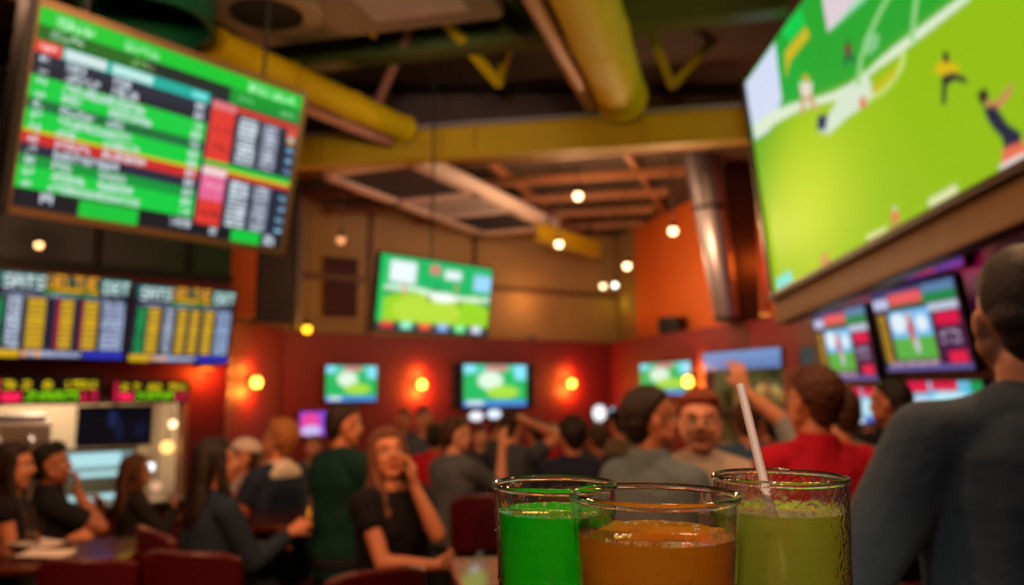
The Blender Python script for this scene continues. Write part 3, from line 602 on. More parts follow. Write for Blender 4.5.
# giant screen
def giant():
    U = Vector((.0294, -.9968, .0744)).normalized(); V = Vector((-.0728, .0720, .9947)); V = (V - U * V.dot(U)).normalized(); N = U.cross(V)
    W, H = 4.7, 2.44; BL = at(774.5, 294, 8.5)
    M = Matrix((U, -N, V)).transposed().to_4x4(); C = BL + U * W / 2 + V * H / 2; M = Matrix.Translation(C) @ M
    t = empty('projection_screen', label='giant angled football screen with brown wooden sill on the right', cat='screen'); t.matrix_world = M
    P = Pic(440, 228, (150, 196, 40))
    # the match picture: grass fading from green at far top to yellow green
    x, y = P.X, P.Y
    t1 = np.clip((x * 1.5 + y * 1.0 - .05) / .75, 0, 1)[..., None]; c0 = np.array(lin((38, 160, 44))); c1 = np.array(lin((146, 190, 18))); P.a[:] = c0 * (1 - t1) + c1 * t1
    bl = np.exp(-(((x - .25) / .22) ** 2 + ((y - .72) / .3) ** 2))[..., None] * .8; P.a[:] = P.a * (1 - bl) + np.array(lin((206, 226, 50))) * bl
    Mi = M.inverted()
    def uv(px, py):
        r = at(px, py, 1.0) - Vector((0, 0, CZ)); o = Vector((0, 0, CZ)); k = (C - o).dot(N) / r.dot(N); q = Mi @ (o + r * k); return (q.x / W + .5, .5 - q.z / H)
    def sh(pts, col, k=1.0):
        p = [uv(*q) for q in pts]; n = len(p); ins = np.zeros(x.shape, bool)
        for i in range(n):
            (xa, ya), (xb, yb_) = p[i], p[(i + 1) % n]
            if ya == yb_: continue
            ins ^= ((ya > y) != (yb_ > y)) & (x < (xb - xa) * (y - ya) / (yb_ - ya) + xa)
        P.m(ins, col, k)
    sh([(735, 60), (753, 128), (770, 112), (812, 99), (850, 84), (890, 50), (962, -4), (1040, -60), (1040, -420), (790, -420)], (40, 166, 48)); sh([(735, 60), (770, 10), (800, 60), (812, 99), (770, 112), (753, 128)], (30, 176, 60), .6)
    P.soft(24)
    sh([(745, 84), (775, 42), (782, 100), (770, 130), (755, 140)], (214, 222, 246))
    sh([(756, 138), (775, 124), (800, 110), (820, 104), (838, 100), (856, 86), (876, 70), (900, 54), (972, -2), (962, -4), (890, 50), (868, 70), (850, 84), (834, 92), (812, 99), (790, 104), (770, 112), (753, 126)], (222, 236, 206))
    sh([(838, 100), (850, 84), (868, 76), (876, 96), (862, 108), (846, 118), (830, 134), (818, 132)], (216, 232, 206))
    def stroke(pts, wpx, col):
        for (xa, ya), (xb, yb_) in zip(pts, pts[1:]):
            L = math.hypot(xb - xa, yb_ - ya); nx, ny = -(yb_ - ya) / L * wpx, (xb - xa) / L * wpx
            sh([(xa + nx, ya + ny), (xb + nx, yb_ + ny), (xb - nx, yb_ - ny), (xa - nx, ya - ny)], col)
    stroke([(858, 86), (861, 60), (868, 38), (880, 12), (890, -6)], 2.2, (150, 212, 130)); stroke([(912, 42), (914, 20), (917, -4)], 2.4, (150, 212, 130))
    stroke([(904, 52), (902, 66), (894, 80), (882, 92), (868, 100)], 2.2, (206, 226, 120)); sh([(870, 88), (900, 62), (896, 76), (884, 88), (874, 94)], (190, 190, 30))
    sh([(863, 42), (868, 34), (880, 34), (878, 48), (868, 56)], (150, 214, 150), .7)
    sh([(822, -4), (864, -4), (828, 32)], (226, 206, 214)); sh([(828, 32), (834, 28), (868, -2), (862, -6)], (150, 220, 170))
    sh([(785, 52), (806, 26), (810, 36), (790, 62), (786, 78)], (206, 186, 40)); sh([(780, 30), (800, 8), (806, 22), (790, 42)], (20, 206, 80))
    # players
    def body(x0, y0, s, top, leg, lean=0, hair=(60, 40, 30)):
        sh([(x0 - 3 * s, y0 - 10 * s), (x0, y0 - 13 * s), (x0 + 3 * s, y0 - 10 * s), (x0, y0 - 7 * s)], hair); sh([(x0 - 5 * s, y0 - 7 * s), (x0 + 5 * s, y0 - 7 * s), (x0 + 4 * s + lean, y0 + 3 * s), (x0 - 3 * s + lean, y0 + 3 * s)], top)
        sh([(x0 - 3 * s + lean, y0 + 3 * s), (x0 + lean, y0 + 3 * s), (x0 - 1 * s + lean, y0 + 15 * s), (x0 - 4 * s + lean, y0 + 15 * s)], leg); sh([(x0 + lean, y0 + 3 * s), (x0 + 4 * s + lean, y0 + 2 * s), (x0 + 9 * s + lean, y0 + 12 * s), (x0 + 6 * s + lean, y0 + 13 * s)], leg)
    body(806, 92, 1.4, (232, 220, 200), (216, 160, 120), 0, (214, 180, 60)); sh([(818, 116), (828, 114), (826, 130), (817, 130)], (36, 50, 90))
    body(848, 52, .9, (110, 70, 60), (30, 60, 70)); sh([(860, 98), (866, 96), (866, 108), (860, 108)], (226, 110, 80))
    sh([(934, 70), (940, 60), (950, 62), (960, 66), (958, 74), (950, 72), (944, 78)], (220, 186, 20)); sh([(943, 52), (949, 52), (950, 62), (943, 62)], (60, 40, 40))
    sh([(942, 76), (954, 72), (966, 78), (968, 84), (954, 80), (947, 86), (946, 104), (942, 104)], (24, 34, 44))
    sh([(978, 92), (986, 88), (990, 98), (984, 106), (980, 102)], (30, 24, 30)); sh([(984, 100), (996, 102), (1010, 86), (1014, 84), (1012, 92), (1000, 108), (990, 110)], (206, 130, 90))
    sh([(983, 108), (996, 106), (1008, 124), (1022, 134), (1020, 146), (1004, 148), (1002, 138), (990, 124)], (24, 34, 62)); sh([(1002, 150), (1024, 140), (1030, 160), (1002, 172)], (232, 110, 80)); sh([(1000, 164), (1030, 150), (1030, 156), (1000, 176)], (230, 216, 210))
    # logos near the lower edge
    sh([(776, 280), (790, 270), (793, 280), (778, 290)], (120, 230, 220)); sh([(866, 236), (886, 226), (888, 232), (868, 242)], (222, 226, 150)); sh([(928, 200), (956, 184), (959, 192), (930, 208)], (222, 226, 170))
    body(895, 218, .9, (230, 120, 70), (200, 130, 100), 0, (220, 214, 190)); sh([(820, 262), (826, 250), (830, 262), (826, 268)], (220, 140, 90))
    P.soft(3)
    P.obj('screen', W, H, t, 1.0, -.002)
    MB().box((0, .06, 0), (W + .04, .1, H + .04), bev=.01).obj('casing', BLK, t)
    m = MB(); m.box((0, -.01, -H / 2 - .035), (W + .12, .10, .07), bev=.01); m.box((-W / 2 - .03, -.0, 0), (.04, .08, H + .06)); m.obj('frame', mat('dark_brown_frame', (62, 44, 30), .45), t)
    MB().box((0, .09, -H / 2 - .20), (W + .12, .20, .26), bev=.015).obj('sill', WOODF, t)
    for k in range(4): MB().box((-W / 2 + .5 + k * 1.2, .30, .2), (.08, .40, .08)).obj('wall_bracket', DARKM, t)
giant()

# ------------------------------------------------------------------ lamps
SHADE = emat('amber_glass', (255, 196, 64), 7.0)
def sconce(px, py, A, B, label, e=9):
    q = on(px, py, A, B, .0); M, L, yaw = seg_matrix(A, B); t = empty('wall_sconce', q, (0, 0, yaw), label, 'wall lamp', 'amber wall sconces')
    MB().box((0, -.015, 0), (.10, .03, .26), bev=.01).obj('back_plate', DARKM, t); MB().path([(0, -.02, .1), (0, -.11, .14), (0, -.13, .11)], .012).obj('arm', DARKM, t)
    MB().lathe([(.0, -.07), (.055, -.07), (.085, 0), (.06, .08), (0, .09)], (0, -.14, 0), 24).obj('shade', SHADE, t, True); MB().lathe([(0, .09), (.045, .09), (.02, .13), (0, .13)], (0, -.14, 0), 20).obj('cap', DARKM, t, True)
    light('POINT', 'sconce_light', (0, -.15, -.14), e * 2.2, (255, 140, 44), .05, t); light('POINT', 'sconce_light', (0, -.15, .2), e * 1.1, (255, 140, 44), .05, t)
sconce(248, 383, SA, SB, 'leftmost amber wall sconce, near the odds boards', 16)
sconce(419, 385, BA, BB, 'amber wall sconce on the back wall left of the black-surround television', 18)
sconce(568, 384, BA, BB, 'amber wall sconce on the back wall right of the black-surround television', 18)
sconce(696, 382, OA, OB, 'amber wall sconce between the right television and the wall opening', 16)
def bulb(px, py, Y, r, label, c=(255, 214, 160), s=7, e=14, name='ceiling_bulb'):
    q = at(px, py, Y); t = empty(name, q, label=label, cat='lamp')
    MB().ell((0, 0, 0), (r, r, r), n=20).obj('bulb', emat('bulb_%s_%d' % (''.join(map(str, c)), s), c, s), t, True)
    MB().lathe([(0, r * .6), (r * .9, r * .6), (r * .5, r * 2), (0, r * 2)], n=20).obj('socket', DARKM, t, True)
    MB().tube((0, 0, r * 2), (0, 0, ZC - q.z), .008, 6).obj('cord', BLK, t)
    if e: light('POINT', 'bulb_light', (0, 0, -r - .03), e, c, .06, t)
    return t
bulb(578, 196, 11.2, .062, 'brightest round ceiling bulb, right of the long air unit', e=60, c=(255, 206, 150))
bulb(559, 244, 12.0, .058, 'ceiling bulb just under the far end of the long air unit', e=70, c=(255, 206, 150))
bulb(627, 266, 12.5, .058, 'ceiling bulb at the far end of the short yellow beam', e=50, c=(255, 206, 150))
bulb(603, 286, 13.5, .05, 'warm one of the pair of low bulbs near the room corner', s=5)
bulb(615, 285, 14.0, .05, 'cool whitish one of the pair of low bulbs near the room corner', (236, 236, 214), 5)
bulb(673, 231, 10.6, .058, 'ceiling bulb in front of the orange wall', e=150, c=(255, 196, 140))
bulb(341, 240, 11.0, .06, 'faint reddish bulb left of the hanging television', (220, 140, 90), 2, e=40)
bulb(39, 245, 7.0, .035, 'small warm bulb between the big screen and the left board', (255, 190, 120), 4)
t = bulb(307, 329, 12.6, .07, 'golden bulb on the ledge above the red back wall', (255, 176, 30), 5)
o = [c for c in t.children if c.name.startswith('cord')][0]
for i, (px, py, c) in enumerate([(475, 416, (240, 240, 250)), (493, 414, (226, 240, 255)), (598, 413, (250, 250, 250)), (616, 412, (190, 224, 255))]):
    q = on(px, py, BA, BB, .06); lab = ['left oval white wall light under the black-surround television', 'right oval white wall light under the black-surround television', 'left big white round light low on the back wall right of the sconce', 'right bluish round light low on the back wall right of the sconce'][i]
    t = empty('oval_wall_light', q, (0, 0, yb), lab, 'wall light')
    MB().ell((0, -.05, 0), (.15 if i < 2 else .17, .06, .09 if i < 2 else .17), n=20).obj('diffuser', emat('oval_%d' % i, c, 1.2), t, True); MB().ell((0, -.01, 0), (.17 if i < 2 else .19, .04, .11 if i < 2 else .19)).obj('rim', DARKM, t, True)
# unseen pendants added above the view to light crowd and drinks
def pendant(x, y, z, e, c, label):
    t = empty('added_dome_lamp', (x, y, z), label=label, cat='lamp'); MB().lathe([(.16, 0), (.17, 0), (.12, .12), (.03, .17), (0, .17), (0, .155), (.11, .105)], n=28).obj('shade', DARKM, t, True)
    MB().ell((0, 0, .05), (.05, .05, .05), n=16).obj('bulb', emat('added_pend_bulb', (255, 220, 170), 8), t, True); MB().tube((0, 0, .17), (0, 0, ZC - z), .008, 6).obj('cord', BLK, t)
    light('POINT', 'added_pendant_light', (0, 0, -.06), e, c, .12, t)
WARM = (255, 190, 145)
pendant(-1.6, 3.4, 4.45, 130, WARM, 'added dome fill lamp over the standing crowd on the left')
pendant(1.7, 2.9, 4.45, 120, WARM, 'added dome fill lamp over the standing crowd on the right')
pendant(-3.9, 4.2, 4.6, 60, WARM, 'added dome fill lamp over the left table')
pendant(.5, 1.4, 3.7, 22, (255, 206, 170), 'added dome fill lamp over the drink ledge')
def globe(x, y, z, e, c, label):  # unseen globes added to light the ducts from below
    t = empty('added_globe_lamp', (x, y, z), label=label, cat='lamp'); MB().ell((0, 0, 0), (.12, .12, .12), n=20).obj('globe', emat('added_globe_glow', (255, 214, 170), 5), t, True)
    MB().lathe([(0, .1), (.05, .1), (.03, .18), (0, .18)], n=16).obj('cap', DARKM, t, True); MB().tube((0, 0, .17), (0, 0, ZC - z), .008, 6).obj('cord', BLK, t)
    light('POINT', 'added_globe_light', (0, -.15, -.02), e, c, .12, t)
globe(-1.3, 2.3, 3.75, 95, (255, 190, 130), 'added globe fill lamp high on the left above the picture')
globe(1.3, 2.3, 3.75, 80, (255, 190, 130), 'added globe fill lamp high on the right above the picture')
def spot(x, y, z, tgt, e, c, ang, label):  # unseen spots added to brighten air unit, ducts, people and drinks
    t = empty('added_spotlight', (x, y, z), label=label, cat='spotlight'); d = (Vector(tgt) - Vector((x, y, z))).normalized(); q = d.to_track_quat('-Z', 'Y').to_matrix()
    b = MB(); b.tube((0, 0, 0), q @ Vector((0, 0, .2)), .07, 20); b.obj('barrel', BLK, t, True); MB().tube((0, 0, .05), (0, 0, ZC - z), .012, 8).obj('stem', DARKM, t)
    o = light('SPOT', 'added_spot_light', d * .06, e, c, .06, t, spot=ang); o.rotation_mode = 'QUATERNION'; o.rotation_quaternion = d.to_track_quat('-Z', 'Y')
spot(-.6, 1.2, 3.3, (-.8, 12.2, 4.6), 820, (226, 206, 236), 26, 'added fill spotlight aimed at the long air unit')
spot(-.3, -1.2, 2.6, (.17, .52, 1.68), 110, (255, 226, 200), 20, 'added fill spotlight aimed down at the three drinks')
spot(-2.2, -.4, 3.4, (0, 4.4, 1.3), 420, (255, 170, 110), 60, 'added fill spotlight aimed at the standing crowd')
spot(-1.6, -.6, 3.4, (.95, 1.5, 1.7), 50, (222, 222, 222), 26, 'added fill spotlight with cool light aimed at the nearest person')
spot(1.5, 1.5, 3.9, (-2.7, 4.5, 1.3), 330, (255, 160, 96), 42, 'added fill spotlight on the right aimed at the left table')
spot(.2, 1.0, 3.6, (.9, 8.2, 5.0), 420, (255, 214, 120), 34, 'added fill spotlight aimed at the thick duct')
spot(-.9, 1.0, 3.6, (-2.3, 8.2, 5.0), 420, (255, 214, 140), 40, 'added fill spotlight aimed at the slim duct')
for px, e, c, lab in [(532, 18, (255, 176, 96), 'floodlight added on the ledge to wash the tan wall'), (622, 6, (240, 220, 60), 'floodlight added on the ledge at the tan corner')]:  # lamps added for the tan wall's glow; the light floats above the body
    q = on(px, 330, BA, BB, -.2); t = empty('ledge_floodlight', (q.x, q.y, ZR + .05), label=lab, cat='floodlight')
    MB().box((0, 0, .05), (.16, .12, .1), bev=.01).obj('body', BLK, t); MB().box((0, 0, .105), (.13, .09, .01)).obj('lens', mat('flood_glass', (90, 60, 40), .2), t)
    light('POINT', 'flood_light', (0, -.15, .85), e, c, .3, t)
q = on(765, 322, OA, OB, -.35); t = empty('ledge_floodlight', (q.x, q.y, ZR + .05), label='floodlight on the ledge beside the giant screen', cat='floodlight')
MB().box((0, 0, .05), (.16, .12, .1), bev=.01).obj('body', BLK, t); MB().box((0, 0, .105), (.13, .09, .01)).obj('lens', emat('flood_lens', (255, 150, 60), 4), t)
light('POINT', 'flood_light', (0, -.1, .9), 16, (255, 110, 30), .2, t)
# ------------------------------------------------------------------ people
def skinmat(k):
    c = {'l': (214, 150, 118), 'm': (188, 122, 90), 't': (160, 98, 70), 'd': (96, 58, 42)}[k]
    return mat('skin_' + k, c, .5, var=.07, scale=14, bump=.04, bscale=120)
def lipmat(k):
    c = {'l': (176, 84, 78), 'm': (150, 70, 62), 't': (120, 58, 50), 'd': (70, 36, 32)}[k]; return mat('lips_' + k, c, .4)
def cloth(name, rgb, rough=.85, var=.14): return mat('cloth_' + name, rgb, rough, var=var, scale=7, bump=.25, bscale=22, spec=.2)
def remesh(mb, voxel, smooth=3):
    me = mb.mesh('tmp', BLK); o = bpy.data.objects.new('tmp', me); COL.objects.link(o)
    m = o.modifiers.new('r', 'REMESH'); m.mode = 'VOXEL'; m.voxel_size = voxel; m.use_smooth_shade = True
    if smooth: s = o.modifiers.new('s', 'SMOOTH'); s.factor = .5; s.iterations = smooth
    dg = bpy.context.evaluated_depsgraph_get(); ev = o.evaluated_get(dg); out = bpy.data.meshes.new_from_object(ev, depsgraph=dg)
    bpy.data.objects.remove(o); bpy.data.meshes.remove(me)
    out.materials.clear(); out.polygons.foreach_set('use_smooth', [True] * len(out.polygons)); return out
def ripple(me, amp, fr=9.0, seed=0.0, aniso=(1, 1, .45)):
    """cloth folds: push vertices along their normals by smooth noise"""
    n = len(me.vertices); co = np.empty(n * 3); me.vertices.foreach_get('co', co); co = co.reshape(-1, 3)
    no = np.empty(n * 3); me.vertices.foreach_get('normal', no); no = no.reshape(-1, 3)
    rr = np.random.default_rng(abs(int(seed * 10)) + 5); d = np.zeros(n)
    for k in range(7):
        v = rr.normal(size=3) * np.array(aniso) * fr * (0.6 + .35 * k); d += np.sin(co @ v + rr.random() * 6.3 + 1.6 * np.sin(co @ (rr.normal(size=3) * fr * .6))) / (1 + .35 * k)
    co += no * (np.clip(d / 3.0, -.55, 1.2) * amp + amp * .55)[:, None]; me.vertices.foreach_set('co', co.ravel()); me.update()
def rotm(yaw=0, pitch=0, roll=0): return Matrix.Rotation(R(yaw), 3, 'Z') @ Matrix.Rotation(R(-pitch), 3, 'X') @ Matrix.Rotation(R(roll), 3, 'Y')
def hand(mb, w, d, n, side, s=1.0, curl=25, spread=6, thumb=35):
    """palm and five fingers from wrist w along d, palm facing n; side +1 = right hand"""
    d = Vector(d).normalized(); n = Vector(n); n = (n - d * n.dot(d)).normalized(); t = n.cross(d) * side  # towards the thumb side
    r = .0088 * s; P0 = w + d * .012 * s
    for k in range(4):
        o = t * (.030 - k * .020) * s; mb.cone(w + d * .01 * s + o * .75, w + d * .088 * s + o, .0135 * s, .0115 * s, 10)
    L = [.072, .080, .074, .058]
    for k in range(4):
        o = t * (.031 - k * .0212) * s; b = w + d * (.090 - .004 * abs(k - 1)) * s + o; a1 = R(curl * .7 + k * 2); a2 = R(curl * 1.7 + k * 3); sp = t * math.tan(R((1.5 - k) * spread))
        d1 = (d * math.cos(a1) + n * math.sin(a1) + sp).normalized(); d2 = (d * math.cos(a2) + n * math.sin(a2) + sp).normalized()
        m = b + d1 * L[k] * .52 * s; mb.cone(b, m, r * 1.06, r * .98, 10); mb.cone(m, m + d2 * L[k] * .5 * s, r * .98, r * .8, 10)
    a = R(thumb); b = w + d * .025 * s + t * .026 * s; d1 = (d * math.cos(a) + t * math.sin(a) + n * .25).normalized(); m = b + d1 * .048 * s
    mb.cone(b, m, .0135 * s, .0105 * s, 10); mb.cone(m, m + (d1 + d * .35 + n * .2).normalized() * .034 * s, .0105 * s, .0085 * s, 10)
def person(loc, H, yaw, skin='m', top=('black', (22, 22, 26)), sleeve=.45, fem=False, lean=0, twist=0, head=(0, 0, 0), L=None, Rr=None, seat=None, hair='short', hairc=(40, 26, 20),
           label='', group=None, legs=None, voxel=.0095, build=1.0, collar=None, cap=None, trousers=('dark_denim', (30, 34, 46)), hem=.83, wrinkle=.006, fine=False, legsplay=0, smile=0):
    """local frame: facing +Y, right hand on +X. seat = None or height of the pelvis joint above the floor"""
    s = H / 1.75; root = empty('person', loc, (0, 0, R(yaw)), label, 'person', group)
    pz = .95 if seat is None else seat / s
    off = Vector((0, 0, pz - .95)); piv = Vector((0, 0, .97)); Ru = rotm(twist, lean)
    U = lambda p: (Ru @ (Vector(p) - piv) + piv + off) * s
    U0 = lambda p: (Vector(p) + off) * s
    Rh = rotm(twist, lean * .3) @ rotm(*head); nb = Vector((0, -.005, 1.49)); nbw = Ru @ (nb - piv) + piv
    Hd = lambda p: (Rh @ (Vector(p) - nb) + nbw + off) * s
    sw = (.145 if fem else .164) * build; b = build
    body = MB()
    if fem: st = [(.86, .14, .10, -.01), (.93, .172, .118, -.015), (1.0, .155, .108, -.005), (1.08, .125, .09, 0), (1.16, .13, .095, .005), (1.26, .145, .11, .012), (1.34, .15, .105, .005), (1.42, .13, .08, -.005), (1.465, .075, .06, -.008), (1.5, .05, .05, -.005)]
    else: st = [(.86, .14, .10, -.01), (.95, .160, .115, -.01), (1.05, .148, .108, 0), (1.13, .148, .108, .0), (1.22, .162, .115, .005), (1.33, .178, .118, .005), (1.40, .168, .10, -.003), (1.45, .11, .075, -.01), (1.49, .062, .06, -.008)]
    ring = lambda z, a, c, y, g=0.0: [U((math.copysign(abs(math.cos(t)) ** .85, math.cos(t)) * (a + g) * b, y + math.sin(t) * (c + g) * b, z)) for t in [2 * math.pi * i / 24 for i in range(24)]]
    body.loft([ring(*q) for q in st])
    if fem:
        for x in (-.065, .065): body.ell(U((x, .085, 1.285)), (.058 * s, .05 * s, .055 * s), n=14)
    sh = {}; arms = {}
    for sd, A in ((-1, L), (1, Rr)):
        A = A or ((sd * .12, .0, -1), (sd * .05, .25, -1), (-sd, 0, 0))
        c = U((sd * .09, -.002, 1.425)); j = U((sd * sw, -.002, 1.415)); lift = max(0, Vector(A[0]).normalized().z) * .05
        j = j + Vector((0, 0, lift * s)); ua = (Ru @ Vector(A[0])).normalized(); fa = (Ru @ Vector(A[1])).normalized()
        k_ = b if not fem else b * .86
        if len(A) > 5:
            tg = Hd(A[5]) if A[6] == 'h' else U(A[5]); v = tg - j; dist = min(v.length, .53 * s); vn = v.normalized(); l1, l2 = .285 * s, .25 * s
            ca = (l1 * l1 + dist * dist - l2 * l2) / (2 * l1 * dist); ca = max(-1, min(1, ca)); hint = Ru @ Vector(A[0]); hint = (hint - vn * hint.dot(vn)).normalized()
            ua = (vn * ca + hint * math.sqrt(1 - ca * ca)).normalized(); fa = (j + vn * dist - (j + ua * l1)).normalized()
        e = j + ua * .285 * s; w = e + fa * .25 * s; arms[sd] = (j, e, w, ua, fa, c)
        body.cone(c, j, .062 * k_ * s, .057 * k_ * s); body.cone(j, e, .053 * k_ * s, .040 * k_ * s); body.cone(e, e + fa * .08 * s, .041 * k_ * s, .041 * k_ * s, flat=None); body.cone(e + fa * .08 * s, w, .041 * k_ * s, .026 * k_ * s)
        hd = (Ru @ Vector(A[3])).normalized() if len(A) > 3 else fa; pn = Ru @ Vector(A[2]); cu = A[4] if len(A) > 4 else 28
        hand(body, w, hd, pn, sd, s * (.92 if fem else 1.0), cu, spread=7 if fine else 5)
    # legs
    hips = {}; lg = legs or {}
    for sd in (-1, 1):
        h = U0((sd * .088 * b, -.005, .93)); 
        if seat is None:
            kx = sd * (.10 + legsplay); k = Vector((kx, .03, .50)) * s; a = Vector((kx * 1.05, -.01, .085)) * s; ft = a + Vector((sd * .02, .15, -.045)) * s; h.z = .93 * s
        else:
            k = h + Vector((sd * .07, .43, -.01)) * s; a = k + Vector((0, -.06, -.40)) * s
            ft = a + Vector((sd * .02, .15, -.045)) * s
        body.cone(h, k, .083 * b * s, .054 * s); body.cone(k, k + (a - k) * .35, .054 * s, .055 * s); body.cone(k + (a - k) * .35, a, .055 * s, .036 * s); body.cone(a + Vector((0, -.03, -.03)) * s, ft, .034 * s, .028 * s)
        hips[sd] = (h, k, a, ft)
    body.ell(U0((0, -.02, .93)), (.165 * b * s, .12 * b * s, .10 * s))
    # neck and head
    kn = .85 if fem else 1.0
    for x in (-1, 1): body.cone(U((x * .022, -.022, 1.50)), U((x * .115, -.012, 1.437)), .034 * kn * s, .030 * kn * s)
    body.cone(U((0, -.012, 1.42)), Hd((0, -.008, 1.545)), .060 * kn * s, .054 * kn * s)
    hk = s
    def he(c, r): body.ell(Hd(c), tuple(v * hk for v in r), M=Rh, n=20)
    he((0, -.012, 1.662), (.0765, .096, .090)); he((0, .028, 1.612), (.064, .062, .082)); he((0, .055, 1.537), (.028 if not fem else .024, .024, .022))
    for x in (-1, 1):
        body.cone(Hd((x * .057, .005, 1.585)), Hd((x * .022, .056, 1.540)), .024 * hk, .020 * hk); he((x * .040, .060, 1.605), (.023, .021, .024)); he((x * .038, .040, 1.578), (.027, .034, .036))
        he((x * .077, -.008, 1.620), (.0095, .016, .027)); he((x * .081, -.013, 1.630), (.006, .012, .015))
    body.cone(Hd((-.036, .078, 1.662)), Hd((.036, .078, 1.662)), .0125 * hk, .0125 * hk); body.cone(Hd((0, .084, 1.650)), Hd((0, .101, 1.616)), .0080 * hk, .0115 * hk)
    for x in (-.011, .011): he((x, .092, 1.609), (.009, .011, .008))
    body.cone(Hd((-.019, .078, 1.578)), Hd((.019, .078, 1.578)), .0075 * hk, .0075 * hk); body.cone(Hd((-.015, .078, 1.568)), Hd((.015, .078, 1.568)), .0080 * hk, .0080 * hk)
    if smile: body.path([Hd((-.025, .069, 1.580)), Hd((-.013, .080, 1.574)), Hd((.013, .080, 1.574)), Hd((.025, .069, 1.580))], .0065 * hk, 10)
    me = remesh(body, (.0065 if fine else voxel), 2); me.name = 'body'
    me.materials.append(skinmat(skin)); me.materials.append(lipmat(skin))
    # lips get their own colour
    Hi = Rh.inverted(); n = len(me.polygons); ce = np.empty(n * 3); me.polygons.foreach_get('center', ce); ce = ce.reshape(-1, 3)
    q = (ce / s - np.array(nbw + off)) @ np.array(Rh) + np.array(nb)
    mi = (((q[:, 0] / (.024 + .008 * smile)) ** 2 + ((q[:, 2] - 1.573 - smile * 9 * q[:, 0] ** 2) / .0105) ** 2 < 1) & (q[:, 1] > (.060 if smile else .076))).astype(int); me.polygons.foreach_set('material_index', mi)
    bo = bpy.data.objects.new('body', me); COL.objects.link(bo); bo.parent = root
    EW = mat('eye_white', (226, 220, 212), .2); IR = mat('iris_brown', (46, 28, 18), .15); BR = mat('brow_' + str(hairc[0]), tuple(int(v * .8) for v in hairc), .8)
    if fine or voxel < .0098:
        for x in (-1, 1):
            m = MB(); m.ell(Hd((x * .031, .0735, 1.640)), tuple(v * hk for v in (.0135, .0125, .0095)), M=Rh, n=16); m.ell(Hd((x * .031, .0825, 1.640)), tuple(v * hk for v in (.0062, .0045, .0062)), M=Rh, n=12, mi=1); m.obj('eye', [EW, IR], root, True)
            MB().path([Hd((x * .016, .092, 1.664)), Hd((x * .034, .089, 1.670)), Hd((x * .052, .076, 1.662))], .0042 * hk, 8).obj('eyebrow', BR, root, True)
    # ---- clothes
    fit = .016
    sm = MB(); kk = b
    z0 = hem; sts = [q for q in st if q[0] > z0 + .02 and q[0] < 1.47]; base = st[0] if z0 <= .87 else None
    def interp(z):
        for a_, b_ in zip(st, st[1:]):
            if a_[0] <= z <= b_[0]:
                u = (z - a_[0]) / (b_[0] - a_[0]); return tuple(a_[i] * (1 - u) + b_[i] * u for i in range(4))
        return (z, *st[0][1:])
    rr = [ring(*interp(z0), fit + .012)] + [ring(*q, fit + (.008 if q[0] < 1.2 else 0)) for q in sts]
    nz = 1.462 if not collar == 'scoop' else 1.43
    rr.append(ring(1.468, .085 if not fem else .075, .068, -.008, .008))
    if seat is not None and seat < .9: rr = [[p for p in r_] for r_ in rr]
    sm.loft(rr)
    if fem:
        for x in (-.065, .065): sm.ell(U((x, .085, 1.285)), tuple(v * s for v in (.07, .062, .066)), n=14)
    for sd in (-1, 1):
        j, e, w, ua, fa, c = arms[sd]; k_ = b if not fem else b * .88
        sm.cone(c, j, .074 * k_ * s, .069 * k_ * s)
        if sleeve <= 1 and sleeve > 0: sm.cone(j, j + (e - j) * sleeve, .070 * k_ * s, (.066 - .006 * sleeve) * k_ * s, rnd=False); sm.ell(j, (.071 * k_ * s,) * 3, n=14)
        elif sleeve > 1:
            f = sleeve - 1; sm.cone(j, e, .070 * k_ * s, .056 * k_ * s); sm.cone(e, e + (w - e) * f, .057 * k_ * s, .042 * k_ * s, rnd=False)
    for x in (-1, 1): sm.cone(U((x * .030, -.022, 1.468)), U((x * .125, -.012, 1.437)), .056 * kn * s, .050 * kn * s)
    if collar == 'crew': sm.cone(U((0, -.018, 1.44)), U((0, -.016, 1.508)), .088 * s * kn, .068 * s * kn, rnd=False)
    if collar == 'polo':
        sm.cone(U((0, -.018, 1.44)), U((0, -.020, 1.528)), .088 * s * kn, .071 * s * kn, rnd=False)
    sv = .011 if not fine else .009
    sme = remesh(sm, sv, 2); ripple(sme, wrinkle * (1.6 if fine else 1), 16 if not fine else 13, seed=H * 7 + yaw); sme.name = 'shirt'
    sme.materials.append(cloth(*top)); so = bpy.data.objects.new('shirt', sme); COL.objects.link(so); so.parent = root
    if collar == 'white':
        m = MB(); m.cone(U((0, -.02, 1.43)), U((0, -.02, 1.515)), .10 * s * kn, .078 * s * kn, rnd=False); m.ell(U((0, -.075, 1.42)), (.13 * s, .045 * s, .075 * s)); cme = remesh(m, .009, 2); cme.materials.append(cloth('white_collar', (206, 196, 186))); o = bpy.data.objects.new('collar', cme); COL.objects.link(o); o.parent = root
    tm = MB(); tm.loft([ring(z, a + .012, c_ + .012, y) for z, a, c_, y in (st[0], st[1], interp(1.0))])
    tm.ell(U0((0, -.02, .92)), (.178 * b * s, .135 * b * s, .11 * s))
    for sd in (-1, 1):
        h, k, a, ft = hips[sd]; tm.cone(h, k, .098 * b * s, .070 * s); tm.cone(k, a, .069 * s, .056 * s, rnd=False)
    tme = remesh(tm, .014, 2); ripple(tme, .005, 12, seed=H); tme.materials.append(cloth(*trousers)); o = bpy.data.objects.new('trousers', tme); COL.objects.link(o); o.parent = root
